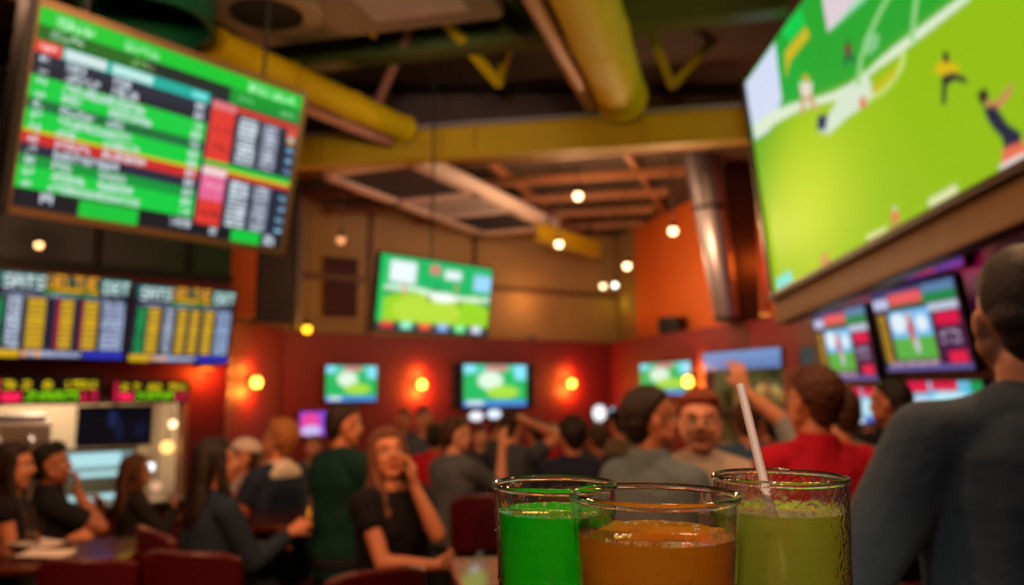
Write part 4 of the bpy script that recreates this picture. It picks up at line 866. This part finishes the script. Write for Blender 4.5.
    for sd in (-1, 1):
        h, k, a, ft = hips[sd]; m = MB(); m.cone(a + Vector((0, -.035, -.035)) * s, ft, .045 * s, .036 * s, flat=(0, 0, 1), fl=.9); m.cone(a + Vector((0, -.01, .02)) * s, a + Vector((0, -.01, -.03)) * s, .048 * s, .048 * s)
        sm_ = remesh(m, .010, 1); sm_.materials.append(mat('shoe_leather', (26, 22, 22), .5)); o = bpy.data.objects.new('shoe', sm_); COL.objects.link(o); o.parent = root
    # ---- hair
    if hair:
        long_ = hair in ('long', 'long_side'); th = {'short': .010, 'crop': .006, 'curly': .024, 'quiff': .016, 'long': .016, 'long_side': .016}[hair]
        m = MB(); nU, nV = 56, 36; rings = []
        for v in range(1, nV):
            el = -math.pi / 2 + math.pi * v / nV; rg = []
            for u in range(nU):
                az = 2 * math.pi * u / nU; dx, dy, dz = math.cos(el) * math.sin(az), math.cos(el) * math.cos(az), math.sin(el)
                front = max(0, dy); side = abs(dx)
                line = -.7 + (1.12 * max(0, dy + .25) / 1.25 if dy > -.25 else 0) * 1.05       # hairline height for this direction
                if dy > .35: line = max(line, .42 + .25 * (dy - .35))
                elif dy > -.12: line = max(line, -.05 + .25 * (dy + .12) / .47 * 1.9)
                else: line = -.86 + .50 * side
                if long_ and dy < .1: line = -.95
                t = 1 / (1 + math.exp(-(dz - line) / .045))
                nn = noise.noise(Vector((dx, dy, dz)) * (9 if hair == 'curly' else 5) + Vector((H * 9, 0, 0)))
                g = (th * (.75 + .25 * dz) + nn * th * (.55 if hair == 'curly' else .3)) * t + (1 - t) * -.016
                if hair == 'quiff' and dy > .2 and dz > .4: g += .014 * t
                rg.append(Hd((dx * (.0765 + g), -.012 + dy * (.096 + g), 1.664 + dz * (.090 + g))))
            rings.append(rg)
        m.loft(rings)
        if not long_: m.ell(Hd((0, -.058, 1.600)), tuple(v * s for v in (.056, .046, .050)), M=Rh); m.ell(Hd((0, -.060, 1.628)), tuple(v * s for v in (.070, .052, .05)), M=Rh)
        HM = mat('hair_%d_%d_%d' % hairc, hairc, .55, var=.45, scale=30, bump=.3, bscale=140, spec=.3)
        if long_:
            D = lambda p: Hd(p)
            back = [((0, -.055, 1.70), .075, .055), ((0, -.070, 1.62), .088, .055), ((0, -.078, 1.54), .092, .05), ((0, -.090, 1.46), .100, .045), ((0, -.10, 1.38), .098, .04), ((0, -.10, 1.31), .080, .028)]
            rg = []
            for i, (c, a_, c_) in enumerate(back):
                f = (D if i < 3 else U); rg.append([f((c[0] + math.cos(t) * a_, c[1] + math.sin(t) * c_, c[2])) for t in [2 * math.pi * k / 20 for k in range(20)]])
            m.loft(rg)
            for x in (-1, 1):
                pts = [Hd((x * .070, .018, 1.70)), Hd((x * .083, .012, 1.62)), Hd((x * .082, .012, 1.55)), U((x * .088, .035, 1.45)), U((x * .095, .085, 1.36)), U((x * .085, .105, 1.27))]
                rs = [.020, .022, .028, .032, .03, .018]
                for i in range(5): m.cone(pts[i], pts[i + 1], rs[i] * s, rs[i + 1] * s, 12)
            hm = remesh(m, .009, 2); ripple(hm, .0028, 70, seed=H, aniso=(1, 1, .06))
        else:
            hm = remesh(m, .0065, 1) if fine else m.mesh('hair', []) if False else m.mesh('hair', HM)
            hm.polygons.foreach_set('use_smooth', [True] * len(hm.polygons))
            if hair == 'curly': pass
        hm.materials.clear(); hm.materials.append(HM)
        o = bpy.data.objects.new('hair', hm); COL.objects.link(o); o.parent = root
    if cap:
        m = MB(); rings = []
        for k in range(12):
            u = math.radians(-2 + 92 * k / 11.0); rings.append([Hd((math.cos(u) * .090 * math.sin(t), -.012 + math.cos(u) * .110 * math.cos(t), 1.690 + math.sin(u) * .088)) for t in [2 * math.pi * i / 28 for i in range(28)]])
        m.loft(rings); m.obj('cap', cloth(*cap), root, True)
        m = MB(); vs = [[Hd((math.sin(t) * (.07 + .012 * j), .06 + math.cos(t) * (.045 + .03 * j), 1.692 - .004 * j + dz)) for t in [R(-90 + 180 * i / 14) for i in range(15)]] for j in range(3) for dz in ((0,) if j < 2 else (0,))]
        top_ = vs; bot = [[p + Rh @ Vector((0, 0, -.005)) for p in r_] for r_ in vs[::-1]]
        m.loft([a_ for a_ in (top_ + bot)]); m.obj('cap_brim', cloth(*(('brim', (40, 40, 50)))), root, True)
    return root, (arms, U, Hd, Ru)
def place(px, ytop, Y, H, **k):
    """stand a figure so that its head top meets the pixel height ytop at distance Y"""
    p = at(px, ytop, Y); return (p.x, Y, 0.0), p.z
UP, DN = (0, 0, 1), (0, 0, -1)
def stand(px, ytop, Y, yaw, head_dx=0, **kw):
    p = at(px, ytop, Y); return person((p.x, Y, kw.pop('z', 0)), p.z - kw.pop('zz', 0) + .0, yaw, **kw)
def sit(px, ytop, Y, yaw, H=1.7, **kw):
    p = at(px, ytop, Y); s = H / 1.75; pel = p.z - .80 * s; pel = pel + (kw.get('lean', 0) / 90.0) * .25
    r = person((p.x, Y, 0), H, yaw, seat=pel, **kw); return r, pel - .115 * s
SEATS = []
# -- left table
r, h = sit(14, 445, 4.15, -68, 1.66, fem=True, skin='m', top=('black_vest', (24, 18, 24)), sleeve=0, hair='long', hairc=(34, 16, 12), L=((-.25, .1, -1), (.2, 1, .12), (0, 0, -1), (.1, 1, .3), 50), Rr=((.1, .25, -1), (-.1, 1, .42), (-1, 0, -.2)), head=(-6, 2, 0), fine=True,
    label='person in black sleeveless top with long dark hair at the left edge'); SEATS.append((r, h))
r, h = sit(48, 447, 4.68, -58, 1.74, skin='t', top=('black_shirt', (26, 28, 34)), sleeve=.7, hair='quiff', hairc=(14, 10, 10), collar='polo', lean=4, L=((-.15, .55, -1), (.5, .75, .95), (.3, -.4, .2), (.3, -.2, .9), 40), Rr=((.5, .6, -1), (0, 0, 1), (-.2, -1, .1), (-.45, -.05, .9), 60, (.055, .135, 1.47), 'h'), head=(-12, -6, 0), fine=True,
    label='person in black shirt with short black hair, fist held at the mouth'); SEATS.append((r, h))
r, h = sit(137, 456, 5.6, -52, 1.64, fem=True, skin='t', top=('dark_olive_top', (38, 36, 32)), sleeve=1.95, hair='long', hairc=(78, 46, 26), L=((-.1, .5, -1), (.6, .8, .45), (0, 0, -1)), Rr=((.1, .7, -1), (-.6, .5, .85), (0, -.6, -.5), (-.5, .1, .6), 50), head=(-10, 0, 0),
    label='person with long brown hair in dark top beyond the left table'); SEATS.append((r, h))
r, h = sit(209, 443, 4.0, -48, 1.72, fem=True, skin='m', top=('slate_blue_sweater', (28, 42, 62)), sleeve=1.9, hair='long', hairc=(26, 15, 13), lean=5, Rr=((.15, .55, -.9), (-.15, .8, .5), (-.6, 0, -.6)), L=((-.15, .5, -1), (.3, 1, .15), (0, 0, -1)), head=(-10, -3, 0), build=1.08,
    label='person in slate blue sweater with long dark hair, seen from behind at the near table'); SEATS.append((r, h))
r, h = sit(240, 441, 5.7, 140, 1.74, skin='m', top=('pale_grey_tee', (150, 146, 160)), sleeve=.5, hair='short', hairc=(60, 40, 30), cap=('white_cap', (206, 190, 186)), L=((-.1, .7, -.8), (.2, .8, .9), (0, -1, 0), (0, .1, 1), 45), head=(-20, -10, 0),
    label='person in white cap and pale grey tee facing the camera behind the sweatered back'); SEATS.append((r, h))
r, h = sit(267, 449, 6.6, 160, 1.66, skin='t', top=('white_tee', (196, 188, 184)), sleeve=.45, hair='short', hairc=(50, 32, 22), head=(20, -8, 0),
    label='person in white tee behind and right of the white cap'); SEATS.append((r, h))
r, h = sit(288, 425, 5.0, 62, 1.80, skin='m', top=('navy_vest', (30, 42, 66)), sleeve=.5, hair='curly', hairc=(150, 96, 50), collar='white', lean=10, L=((-.3, .6, -.9), (.1, 1, .25), (0, 0, -1)), Rr=((.1, .6, -.9), (-.1, 1, .6), (-1, 0, 0)), head=(6, -12, 0),
    label='person with curly blond hair, white collar and navy top leaning left over the table'); SEATS.append((r, h))
stand(314, 436, 6.8, 150, skin='m', top=('grey_shirt', (90, 92, 104)), hair='short', hairc=(92, 56, 34), label='person with auburn hair half hidden behind the teal shirt')
# -- standing crowd, left of centre
stand(343, 405, 4.4, -42, skin='m', top=('teal_tee', (6, 48, 46)), sleeve=.62, hair='short', hairc=(34, 24, 20), collar='crew', build=1.05, head=(-22, 4, 0), fine=True, Rr=((.1, .3, -1), (-.3, .6, -.6), (-1, 0, 0)), L=((-.12, -.02, -1), (0, .2, -1), (1, 0, 0)),
    label='person in dark teal tee seen from behind, looking right, tallest on the left')
stand(393, 430, 3.6, -132, fem=True, skin='m', top=('black_tee', (16, 16, 22)), sleeve=.42, hair='long', hairc=(96, 56, 34), build=1.1, twist=0, head=(-24, -10, 6), fine=True,
    L=((-.25, .5, -1), (0, 0, 1), (.5, -.8, .1), (-.02, -.16, .96), 20, (-.075, .118, 1.465), 'h'), Rr=((.5, .3, -1), (-1, .35, .12), (0, -1, 0), (-1, .1, .25), 35, (-.06, .26, 1.14), 'u'),
    label='person in black tee with long brown hair, one hand pressed to the cheek')
stand(424, 408, 7.2, -160, skin='m', top=('grey_blue_shirt', (70, 78, 98)), hair='short', hairc=(30, 22, 20), label='person in grey blue shirt far behind the raised hand')
stand(436, 424, 6.1, -10, skin='t', top=('red_shirt', (170, 22, 34)), hair='short', hairc=(24, 18, 18), label='person in red shirt behind the patterned shirt, seen from behind')
stand(455, 418, 5.0, -48, skin='l', top=('patterned_grey_shirt', (84, 90, 98), .85, .8), sleeve=.75, hair='short', hairc=(56, 34, 24), collar='crew', head=(-26, 4, 0), Rr=((.08, .72, -.4), (.0, .04, 1), (0, 1, 0), (0, .02, 1), 12), L=((-.1, .1, -1), (0, .6, -.7), (1, 0, 0)), voxel=.009,
    label='person in patterned dark grey shirt with one arm raised straight up')
stand(512, 411, 5.6, -30, skin='m', top=('charcoal_tee', (60, 64, 74)), sleeve=.5, hair='short', hairc=(36, 24, 20), collar='crew', head=(-10, 0, 0), Rr=((.6, .8, -.1), (0, 0, 1), (-.7, 0, -.6), (-.6, -.5, .5), 25, (.125, .06, 1.66), 'h'), L=((-.6, .8, -.1), (0, 0, 1), (.7, 0, -.6), (.6, -.5, .5), 25, (-.125, .06, 1.66), 'h'),
    label='person in charcoal tee with both hands on the head')
stand(536, 420, 6.6, 20, skin='m', top=('scarlet_tee', (190, 24, 40)), hair='short', hairc=(48, 30, 24), label='person in scarlet tee just behind the navy jacket')
stand(573, 419, 4.9, -12, skin='m', top=('navy_jacket', (26, 34, 54)), sleeve=1.9, hair='curly', hairc=(30, 20, 18), collar='crew', build=1.08, head=(18, 0, 0), label='person in navy jacket with dark curly hair seen from behind, left of the grey hair')
stand(597, 425, 6.0, 15, skin='t', top=('brown_jacket', (54, 40, 40)), sleeve=1.9, hair='short', hairc=(60, 38, 28), build=1.05, label='person in brown jacket between the navy jacket and the navy cap')
stand(619, 411, 6.6, 20, skin='m', top=('sand_shirt', (120, 100, 84)), sleeve=.5, hair='short', hairc=(30, 24, 22), cap=('navy_cap', (24, 28, 48)), label='person wearing a navy cap behind the grey shirt')
# -- middle and right
stand(652, 388, 3.0, -52, skin='m', top=('grey_green_shirt', (92, 110, 120)), sleeve=1.9, hair='short', hairc=(38, 28, 24), collar='polo', build=1.0, head=(-24, -3, 0), fine=True, label='person in grey green shirt with short greying hair, in profile facing right')
stand(699, 394, 3.35, 160, skin='l', top=('beige_tee', (172, 158, 146)), sleeve=.5, hair='quiff', hairc=(130, 62, 34), collar='crew', head=(8, -2, 0), fine=True, smile=1, label='person with ginger hair and beige tee smiling towards the grey shirt')
stand(748, 401, 4.6, -20, skin='m', top=('blue_denim_shirt', (52, 78, 106)), sleeve=1.9, hair='short', hairc=(70, 40, 28), build=1.05, head=(-8, 0, 0), label='person in blue denim shirt seen from behind the straw')
stand(766, 408, 5.2, 35, skin='t', top=('olive_shirt', (70, 66, 60)), sleeve=.6, hair='short', hairc=(24, 18, 16), label='person in olive shirt just behind the denim shirt')
stand(838, 388, 3.75, 5, skin='l', top=('pale_grey_sleeve', (120, 128, 132)), sleeve=.95, hair='short', hairc=(60, 36, 26), head=(5, 0, 0), L=((.05, .75, .42), (-.74, .1, .62), (0, 1, 0), (-.25, .05, 1), 15), label='person in pale grey shirt hidden by the red shirt, arm raised to the left')
stand(812, 371, 3.1, 8, skin='m', top=('red_polo', (164, 12, 40)), sleeve=.9, hair='curly', hairc=(72, 38, 26), collar='polo', build=.98, head=(12, 0, 0), fine=True, label='person in bright red polo with curly auburn hair seen from behind')
stand(889, 381, 4.25, 15, skin='t', top=('black_jacket', (22, 24, 34)), sleeve=1.9, hair='short', hairc=(20, 15, 15), collar='crew', head=(25, 0, 0), build=1.05, label='person in black jacket between the red polo and the nearest man')
# small heads at the back of the room
far_ = [(404, 410, 8.2, (40, 40, 52)), (446, 421, 8.8, (90, 30, 36)), (480, 428, 7.8, (60, 60, 70)), (497, 422, 9.2, (120, 100, 96)), (551, 424, 8.4, (150, 40, 44)), (590, 432, 8.6, (44, 50, 66)), (632, 424, 8.4, (90, 70, 60)), (872, 424, 6.4, (180, 160, 150)), (857, 430, 7.2, (60, 40, 50)), (388, 426, 7.4, (44, 34, 40))]
labs = ['distant person in charcoal left of the grey blue shirt', 'distant person in maroon beyond the patterned shirt', 'distant person in mid grey right of the raised arm', 'distant person in tan top behind the hands on the head', 'distant person in brick red right of the scarlet tee', 'distant person in steel blue behind the brown jacket', 'distant person in brown left of the greying hair', 'distant person in cream top beside the black jacket', 'distant person in plum beyond the red polo', 'distant person in dark plum above the cheek hand']
for i, ((px, yt, Y, c), lb) in enumerate(zip(far_, labs)):
    stand(px, yt, Y, [170, 20, 200, -30, 150, 10, 185, 160, 30, -20][i], skin='mtlm'[i % 4], top=('far_%d' % i, c), hair='short', hairc=[(30, 22, 20), (70, 44, 30), (20, 16, 16)][i % 3], voxel=.014, label=lb, fem=i % 3 == 1)
# -- the nearest man, from behind
bm = person((.915, 1.42, .25), 1.79, -6, skin='m', top=('slate_grey_pullover', (72, 84, 92), .9, .06), sleeve=1.75, hair='crop', hairc=(36, 26, 22), collar='crew', build=1.02, head=(-14, 0, 0), fine=True, hem=.80, wrinkle=.012,
    L=((-.62, -.02, -1), (.35, .9, -.25), (.6, 0, -1), (.3, 1, -.1), 45), Rr=((.25, .1, -1), (-.3, .8, -.2), (-1, 0, 0)), label='nearest person, cropped hair and slate grey pullover, seen from behind at the right edge')

# ------------------------------------------------------------------ chairs, tables and things on them
REDL = mat('oxblood_leather', (70, 8, 20), .35, var=.15, scale=5, bump=.1, bscale=60)
def bar_chair(x, y, yaw, seat_z, back_top, label, w=.42, group=None):
    t = empty('bar_chair', (x, y, 0), (0, 0, R(yaw)), label, 'chair', group)     # faces +Y
    m = MB(); m.box((0, 0, seat_z - .04), (w, w, .08), bev=.035); m.obj('seat', REDL, t, True)
    if back_top:
        n = 9; rg = []
        for i in range(n):
            u = -1 + 2 * i / (n - 1); xx = u * w / 2; yy = -w / 2 - .02 + .05 * u * u; zt = back_top - .03 * u * u * u * u; zb = seat_z + .12
            th = .022; rg.append([Vector((xx, yy - th - .04, zt)), Vector((xx, yy + th - .04, zt)), Vector((xx, yy + th - .02, (zt + zb) / 2)), Vector((xx, yy + th, zb)), Vector((xx, yy - th, zb)), Vector((xx, yy - th - .02, (zt + zb) / 2))])
        o = MB().loft(rg).obj('backrest', REDL, t); bv = o.modifiers.new('b', 'BEVEL'); bv.width = .012; bv.segments = 2; bv.limit_method = 'ANGLE'
        for sx in (-1, 1): MB().tube((sx * (w / 2 - .04), -w / 2 + .01, seat_z - .05), (sx * (w / 2 - .04), -w / 2 - .005, seat_z + .16), .014, 10).obj('back_post', DARKM, t)
    for sx in (-1, 1):
        for sy in (-1, 1): MB().cone((sx * (w / 2 - .04), sy * (w / 2 - .04), seat_z - .07), (sx * (w / 2), sy * (w / 2), 0), .018, .014, 10, False).obj('leg', DARKM, t)
    fz = max(.12, seat_z - .45); k = w / 2 - .01; m = MB()
    for a, b in (((-k, -k), (k, -k)), ((k, -k), (k, k)), ((k, k), (-k, k)), ((-k, k), (-k, -k))): m.tube((*a, fz), (*b, fz), .011, 8)
    m.obj('foot_ring', DARKM, t)
    return t
names = ['under the person in black sleeveless top', 'under the person in black shirt', 'under the person with long brown hair beyond the table', None, 'under the person in the white cap', 'under the person in white tee', 'under the person with curly blond hair']
for i, ((r, _), h) in enumerate(SEATS):
    yaw = r.rotation_euler.z
    if i == 3: t = bar_chair(r.location.x, r.location.y, math.degrees(yaw), h, 1.14, 'red leather bar chair under the person in the slate blue sweater', .44)
    else: t = bar_chair(r.location.x, r.location.y, math.degrees(yaw), h, None, 'red stool ' + names[i], .36)
p = at(85, 556, 3.15); bar_chair(p.x, p.y + .2, 4, .70, p.z, 'empty oxblood bar chair, left of the two with backs toward the camera', .37)
p = at(200, 548, 3.2); bar_chair(p.x, p.y + .2, -8, .70, p.z, 'empty oxblood bar chair, right of the two with backs toward the camera', .41)
p = at(353, 562, 2.9); bar_chair(p.x, p.y + .1, 30, .72, p.z, 'red bar chair in front of the person with the hand on the cheek', .36)
p = at(496, 500, 4.6); bar_chair(p.x, p.y, 200, .72, p.z, 'red bar chair behind the bright green drink', .42)
p = at(455, 568, 3.0); bar_chair(p.x - .02, p.y - .05, 35, .70, p.z, 'rose red bar chair at the table with the pale reflections', .42)
p = at(560, 492, 4.3); bar_chair(p.x, p.y, 170, .72, p.z, 'red bar chair in front of the navy jacket', .44)
p = at(930, 560, 2.3); bar_chair(p.x + .05, p.y + .1, 20, .7, p.z, 'dark red bar chair beyond the nearest arm', .44)
WOODT = mat('dark_mahogany', (70, 26, 18), .18, var=.35, scale=3, coat=.5)
def table(cx, cy, yaw, w, d, z, label, m=WOODT):
    t = empty('pub_table', (cx, cy, 0), (0, 0, R(yaw)), label, 'table')
    MB().box((0, 0, z - .02), (w, d, .04), bev=.012).obj('tabletop', m, t); MB().lathe([(0, 0), (.27, 0), (.27, .02), (.05, .05), (0, .05)], n=32).obj('base', DARKM, t, True)
    MB().tube((0, 0, .04), (0, 0, z - .04), .045, 20).obj('column', DARKM, t, True); MB().box((0, 0, z - .05), (w * .6, d * .5, .02)).obj('underframe', DARKM, t); return t
table(-2.42, 3.63, 10, 1.5, .60, 1.06, 'glossy dark mahogany pub table at the left with papers on it')
table(-1.33, 4.75, 0, .75, .7, 1.05, 'small dark pub table between the sweatered back and the curly blond person')
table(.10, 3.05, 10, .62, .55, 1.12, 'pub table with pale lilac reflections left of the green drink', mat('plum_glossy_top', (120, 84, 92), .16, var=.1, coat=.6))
table(1.35, 2.75, 0, .6, .6, 1.08, 'dark pub table edge beneath the red polo', WOODT)
PAP = mat('menu_paper', (206, 196, 192), .6)
def paper(px, py, Z, yaw, label, w=.16, h=.22):
    r = at(px, py, 1) - Vector((0, 0, CZ)); k = (Z - CZ) / r.z; q = Vector((0, 0, CZ)) + r * k
    m = MB(); n = 5
    n = 9; rg = [[Vector(((-.5 + i / (n - 1)) * w, y, .002 + .010 * (i / (n - 1) - .5) ** 2 * 4 * k_ + dz)) for y, dz in ((-h / 2, 0), (h / 2, 0), (h / 2, .0012), (-h / 2, .0012))] for i in range(n) for k_ in (1,)]; m.loft(rg)
    o = m.obj('menu_sheet', PAP, loc=(q.x, q.y, Z), rot=(0, 0, R(yaw))); T(o, label, 'paper'); return q
paper(35, 545, 1.06, 60, 'white menu sheet lying near the middle of the mahogany table')
paper(42, 556, 1.06, 85, 'white menu sheet nearest the camera on the mahogany table')
CLR = None
def clear_mat():
    m = bpy.data.materials.new('clear_plastic'); m.use_nodes = True; b = m.node_tree.nodes['Principled BSDF']
    b.inputs['Transmission Weight'].default_value = 1; b.inputs['Roughness'].default_value = .02; b.inputs['IOR'].default_value = 1.45; b.inputs['Base Color'].default_value = (.97, .97, .97, 1)
    nt = m.node_tree; tc = nt.nodes.new('ShaderNodeTexCoord'); n = nt.nodes.new('ShaderNodeTexNoise'); n.inputs['Scale'].default_value = 90; n.inputs['Detail'].default_value = 2
    nt.links.new(tc.outputs['Object'], n.inputs['Vector']); bp = nt.nodes.new('ShaderNodeBump'); bp.inputs['Strength'].default_value = .12; bp.inputs['Distance'].default_value = .002
    nt.links.new(n.outputs['Fac'], bp.inputs['Height']); nt.links.new(bp.outputs['Normal'], b.inputs['Normal']); return m
CLR = clear_mat()
WET = CLR.copy(); WET.name = 'clear_plastic_wet'
for nd in WET.node_tree.nodes:
    if nd.type == 'BUMP': nd.inputs['Strength'].default_value = .26; nd.inputs['Distance'].default_value = .003
    if nd.type == 'TEX_NOISE': nd.inputs['Scale'].default_value = 140; nd.inputs['Distortion'].default_value = 1.2
def tumbler(x, y, label):
    t = empty('water_glass', (x, y, 1.06), label=label, cat='glass')
    MB().lathe([(.028, 0), (.036, .13), (.034, .13), (.027, .008), (0, .008), (0, 0)], n=28).obj('glass', CLR, t, True); MB().lathe([(0, .01), (.026, .01), (.031, .08), (0, .08)], n=28).obj('water', CLR, t, True)
    for k in range(3): MB().box((.006 * k - .006, .008 * (k % 2), .072 + .004 * k), (.018, .018, .018), Matrix.Rotation(k, 3, 'Z'), bev=.003).obj('ice_cube', CLR, t)
q = at(66, 532, 3.95); tumbler(-2.20, 3.78, 'clear water glass on the mahogany table before the black shirt')
o = MB().box((0, 0, 0), (.10, .005, .07)).obj('folded_napkin', PAP, loc=(-1.72, 3.5, 1.0)) if False else None
# ------------------------------------------------------------------ the drinks
def liquid(name, rgb, dens, tr, glow=.0):
    m = bpy.data.materials.new(name); m.use_nodes = True; nt = m.node_tree; b = nt.nodes['Principled BSDF']; c = lin(rgb)
    b.inputs['Base Color'].default_value = (*c, 1); b.inputs['Transmission Weight'].default_value = tr; b.inputs['Roughness'].default_value = .06; b.inputs['IOR'].default_value = 1.33
    b.inputs['Subsurface Weight'].default_value = 0
    tc = nt.nodes.new('ShaderNodeTexCoord'); n = nt.nodes.new('ShaderNodeTexNoise'); n.inputs['Scale'].default_value = 22; n.inputs['Detail'].default_value = 3
    nt.links.new(tc.outputs['Object'], n.inputs['Vector']); mx = nt.nodes.new('ShaderNodeMix'); mx.data_type = 'RGBA'
    mx.inputs[6].default_value = (*[v * .8 for v in c], 1); mx.inputs[7].default_value = (*[min(1, v * 1.2) for v in c], 1); nt.links.new(n.outputs['Fac'], mx.inputs[0]); nt.links.new(mx.outputs[2], b.inputs['Base Color'])
    return m
TZ = 1.607
def cup(x, y, rr, rb, lz, lm, label, seed, H=.132, wall=None):
    t = empty('plastic_cup', (x, y, TZ), label=label, cat='drink'); w = .0013
    # thin wall with a rolled lip
    prof = [(0, 0), (rb, 0), (rb + (rr - rb) * .97, H - .004)]
    for k in range(9):
        a = R(-90 + 180 * k / 8 + 0); prof.append((rr - .0008 + .0022 * math.cos(a), H - .0022 + .0022 * math.sin(a)))
    prof += [(rr - .0022, H - .001), (rr - .0024, H - .006), (rb - w, .004), (0, .004)]
    MB().lathe(prof, n=96).obj('cup_wall', wall or CLR, t, True)
    f = (lz - TZ) / H; rl = rb + (rr - rb) * f
    MB().lathe([(0, .0045), (rb - w - .0004, .0045), (rl - w - .0010, lz - TZ), (rl - w - .004, lz - TZ - .0008), (0, lz - TZ - .0008)], n=96).obj('liquid', lm, t, True)
    rg = np.random.default_rng(seed); m = MB(); z = lz - TZ
    for k in range(110):
        a = rg.random() * 6.283; q = rl - .004 - abs(rg.normal()) * .006; r = .0003 + .0005 * rg.random(); m.ell((q * math.cos(a), q * math.sin(a), z + r * .2), (r, r, r * .8), n=8)
    o = m.obj('bubbles', mat('foam_bubbles', (190, 186, 140), .2), t, True); o['kind'] = 'stuff'
    m = MB()
    for k in range(260):
        a = rg.random() * 6.283; zz = .01 + (H - .02) * rg.random() ** .8; q = rb + (rr - rb) * zz / H + .0002; r = .0003 + .0006 * rg.random() ** 2; m.ell((q * math.cos(a), q * math.sin(a), zz), (r, r, r * 1.3), n=8)
    o = m.obj('condensation_drops', CLR, t, True); o['kind'] = 'stuff'
    return t
p = at(554.5, 485, .52); cup(p.x, .52, .0388, .0315, 1.7215, liquid('green_liquid', (14, 214, 20), 1, .2), 'clear plastic cup of vivid green drink, leftmost of the three', 1)
p = at(654, 495, .47); cup(p.x, .47, .0476, .0405, 1.7165, liquid('amber_liquid', (250, 160, 30), 1, .45), 'clear plastic cup of amber brown drink, nearest and in the middle', 2)
p = at(779.5, 478, .56); cup(p.x, .56, .0444, .0425, 1.7165, liquid('lime_liquid', (228, 255, 84), 1, .66), 'clear plastic cup of yellow green drink holding the straw', 3, wall=WET)
a = at(740, 384, .56); b = Vector((a.x + .0135, .544, 1.7165)); d = (b - a).normalized(); e = a + d * ((a.z - TZ - .008) / -d.z)
m = MB(); n = 24; rings = []
up = Vector((0, 1, 0)); w_ = (up - d * up.dot(d)).normalized(); u_ = d.cross(w_)
for r_, pt in ((.0030, a), (.0030, e), (.0024, e), (.0024, a)): rings.append([pt + (u_ * math.cos(2 * math.pi * i / n) + w_ * math.sin(2 * math.pi * i / n)) * r_ for i in range(n)])
m.loft(rings + [rings[0]], cap=False); T(m.obj('drinking_straw', mat('white_straw', (226, 202, 192), .4), smooth=True), 'pale pinkish white straw leaning left out of the yellow green drink', 'straw')
# the ledge carrying the drinks
t = empty('drink_ledge', (.15, .45, .25), label='tall dark wooden drink ledge carrying the three cups', cat='counter')
MB().box((0, 0, TZ - .25 - .02), (1.1, .40, .04), bev=.01).obj('top', WOODT, t); MB().box((0, .12, .65), (1.0, .06, 1.3)).obj('panel', mat('dark_panel', (34, 22, 18), .5), t); MB().box((0, .0, .02), (1.0, .3, .04)).obj('foot', DARKM, t)
W = bpy.data.worlds.new('world'); SC.world = W; W.use_nodes = True; W.node_tree.nodes['Background'].inputs[0].default_value = (*lin((120, 90, 70)), 1); W.node_tree.nodes['Background'].inputs[1].default_value = .05
SC.view_settings.view_transform = 'Standard'; SC.view_settings.look = 'None'; SC.view_settings.exposure = 0; SC.view_settings.gamma = 1
SC.view_settings.use_curve_mapping = False
SC.cycles.use_denoising = True
SC.cycles.max_bounces = 10; SC.cycles.transmission_bounces = 10; SC.cycles.transparent_max_bounces = 12
SC.cycles.sample_clamp_indirect = 4; SC.cycles.caustics_reflective = False
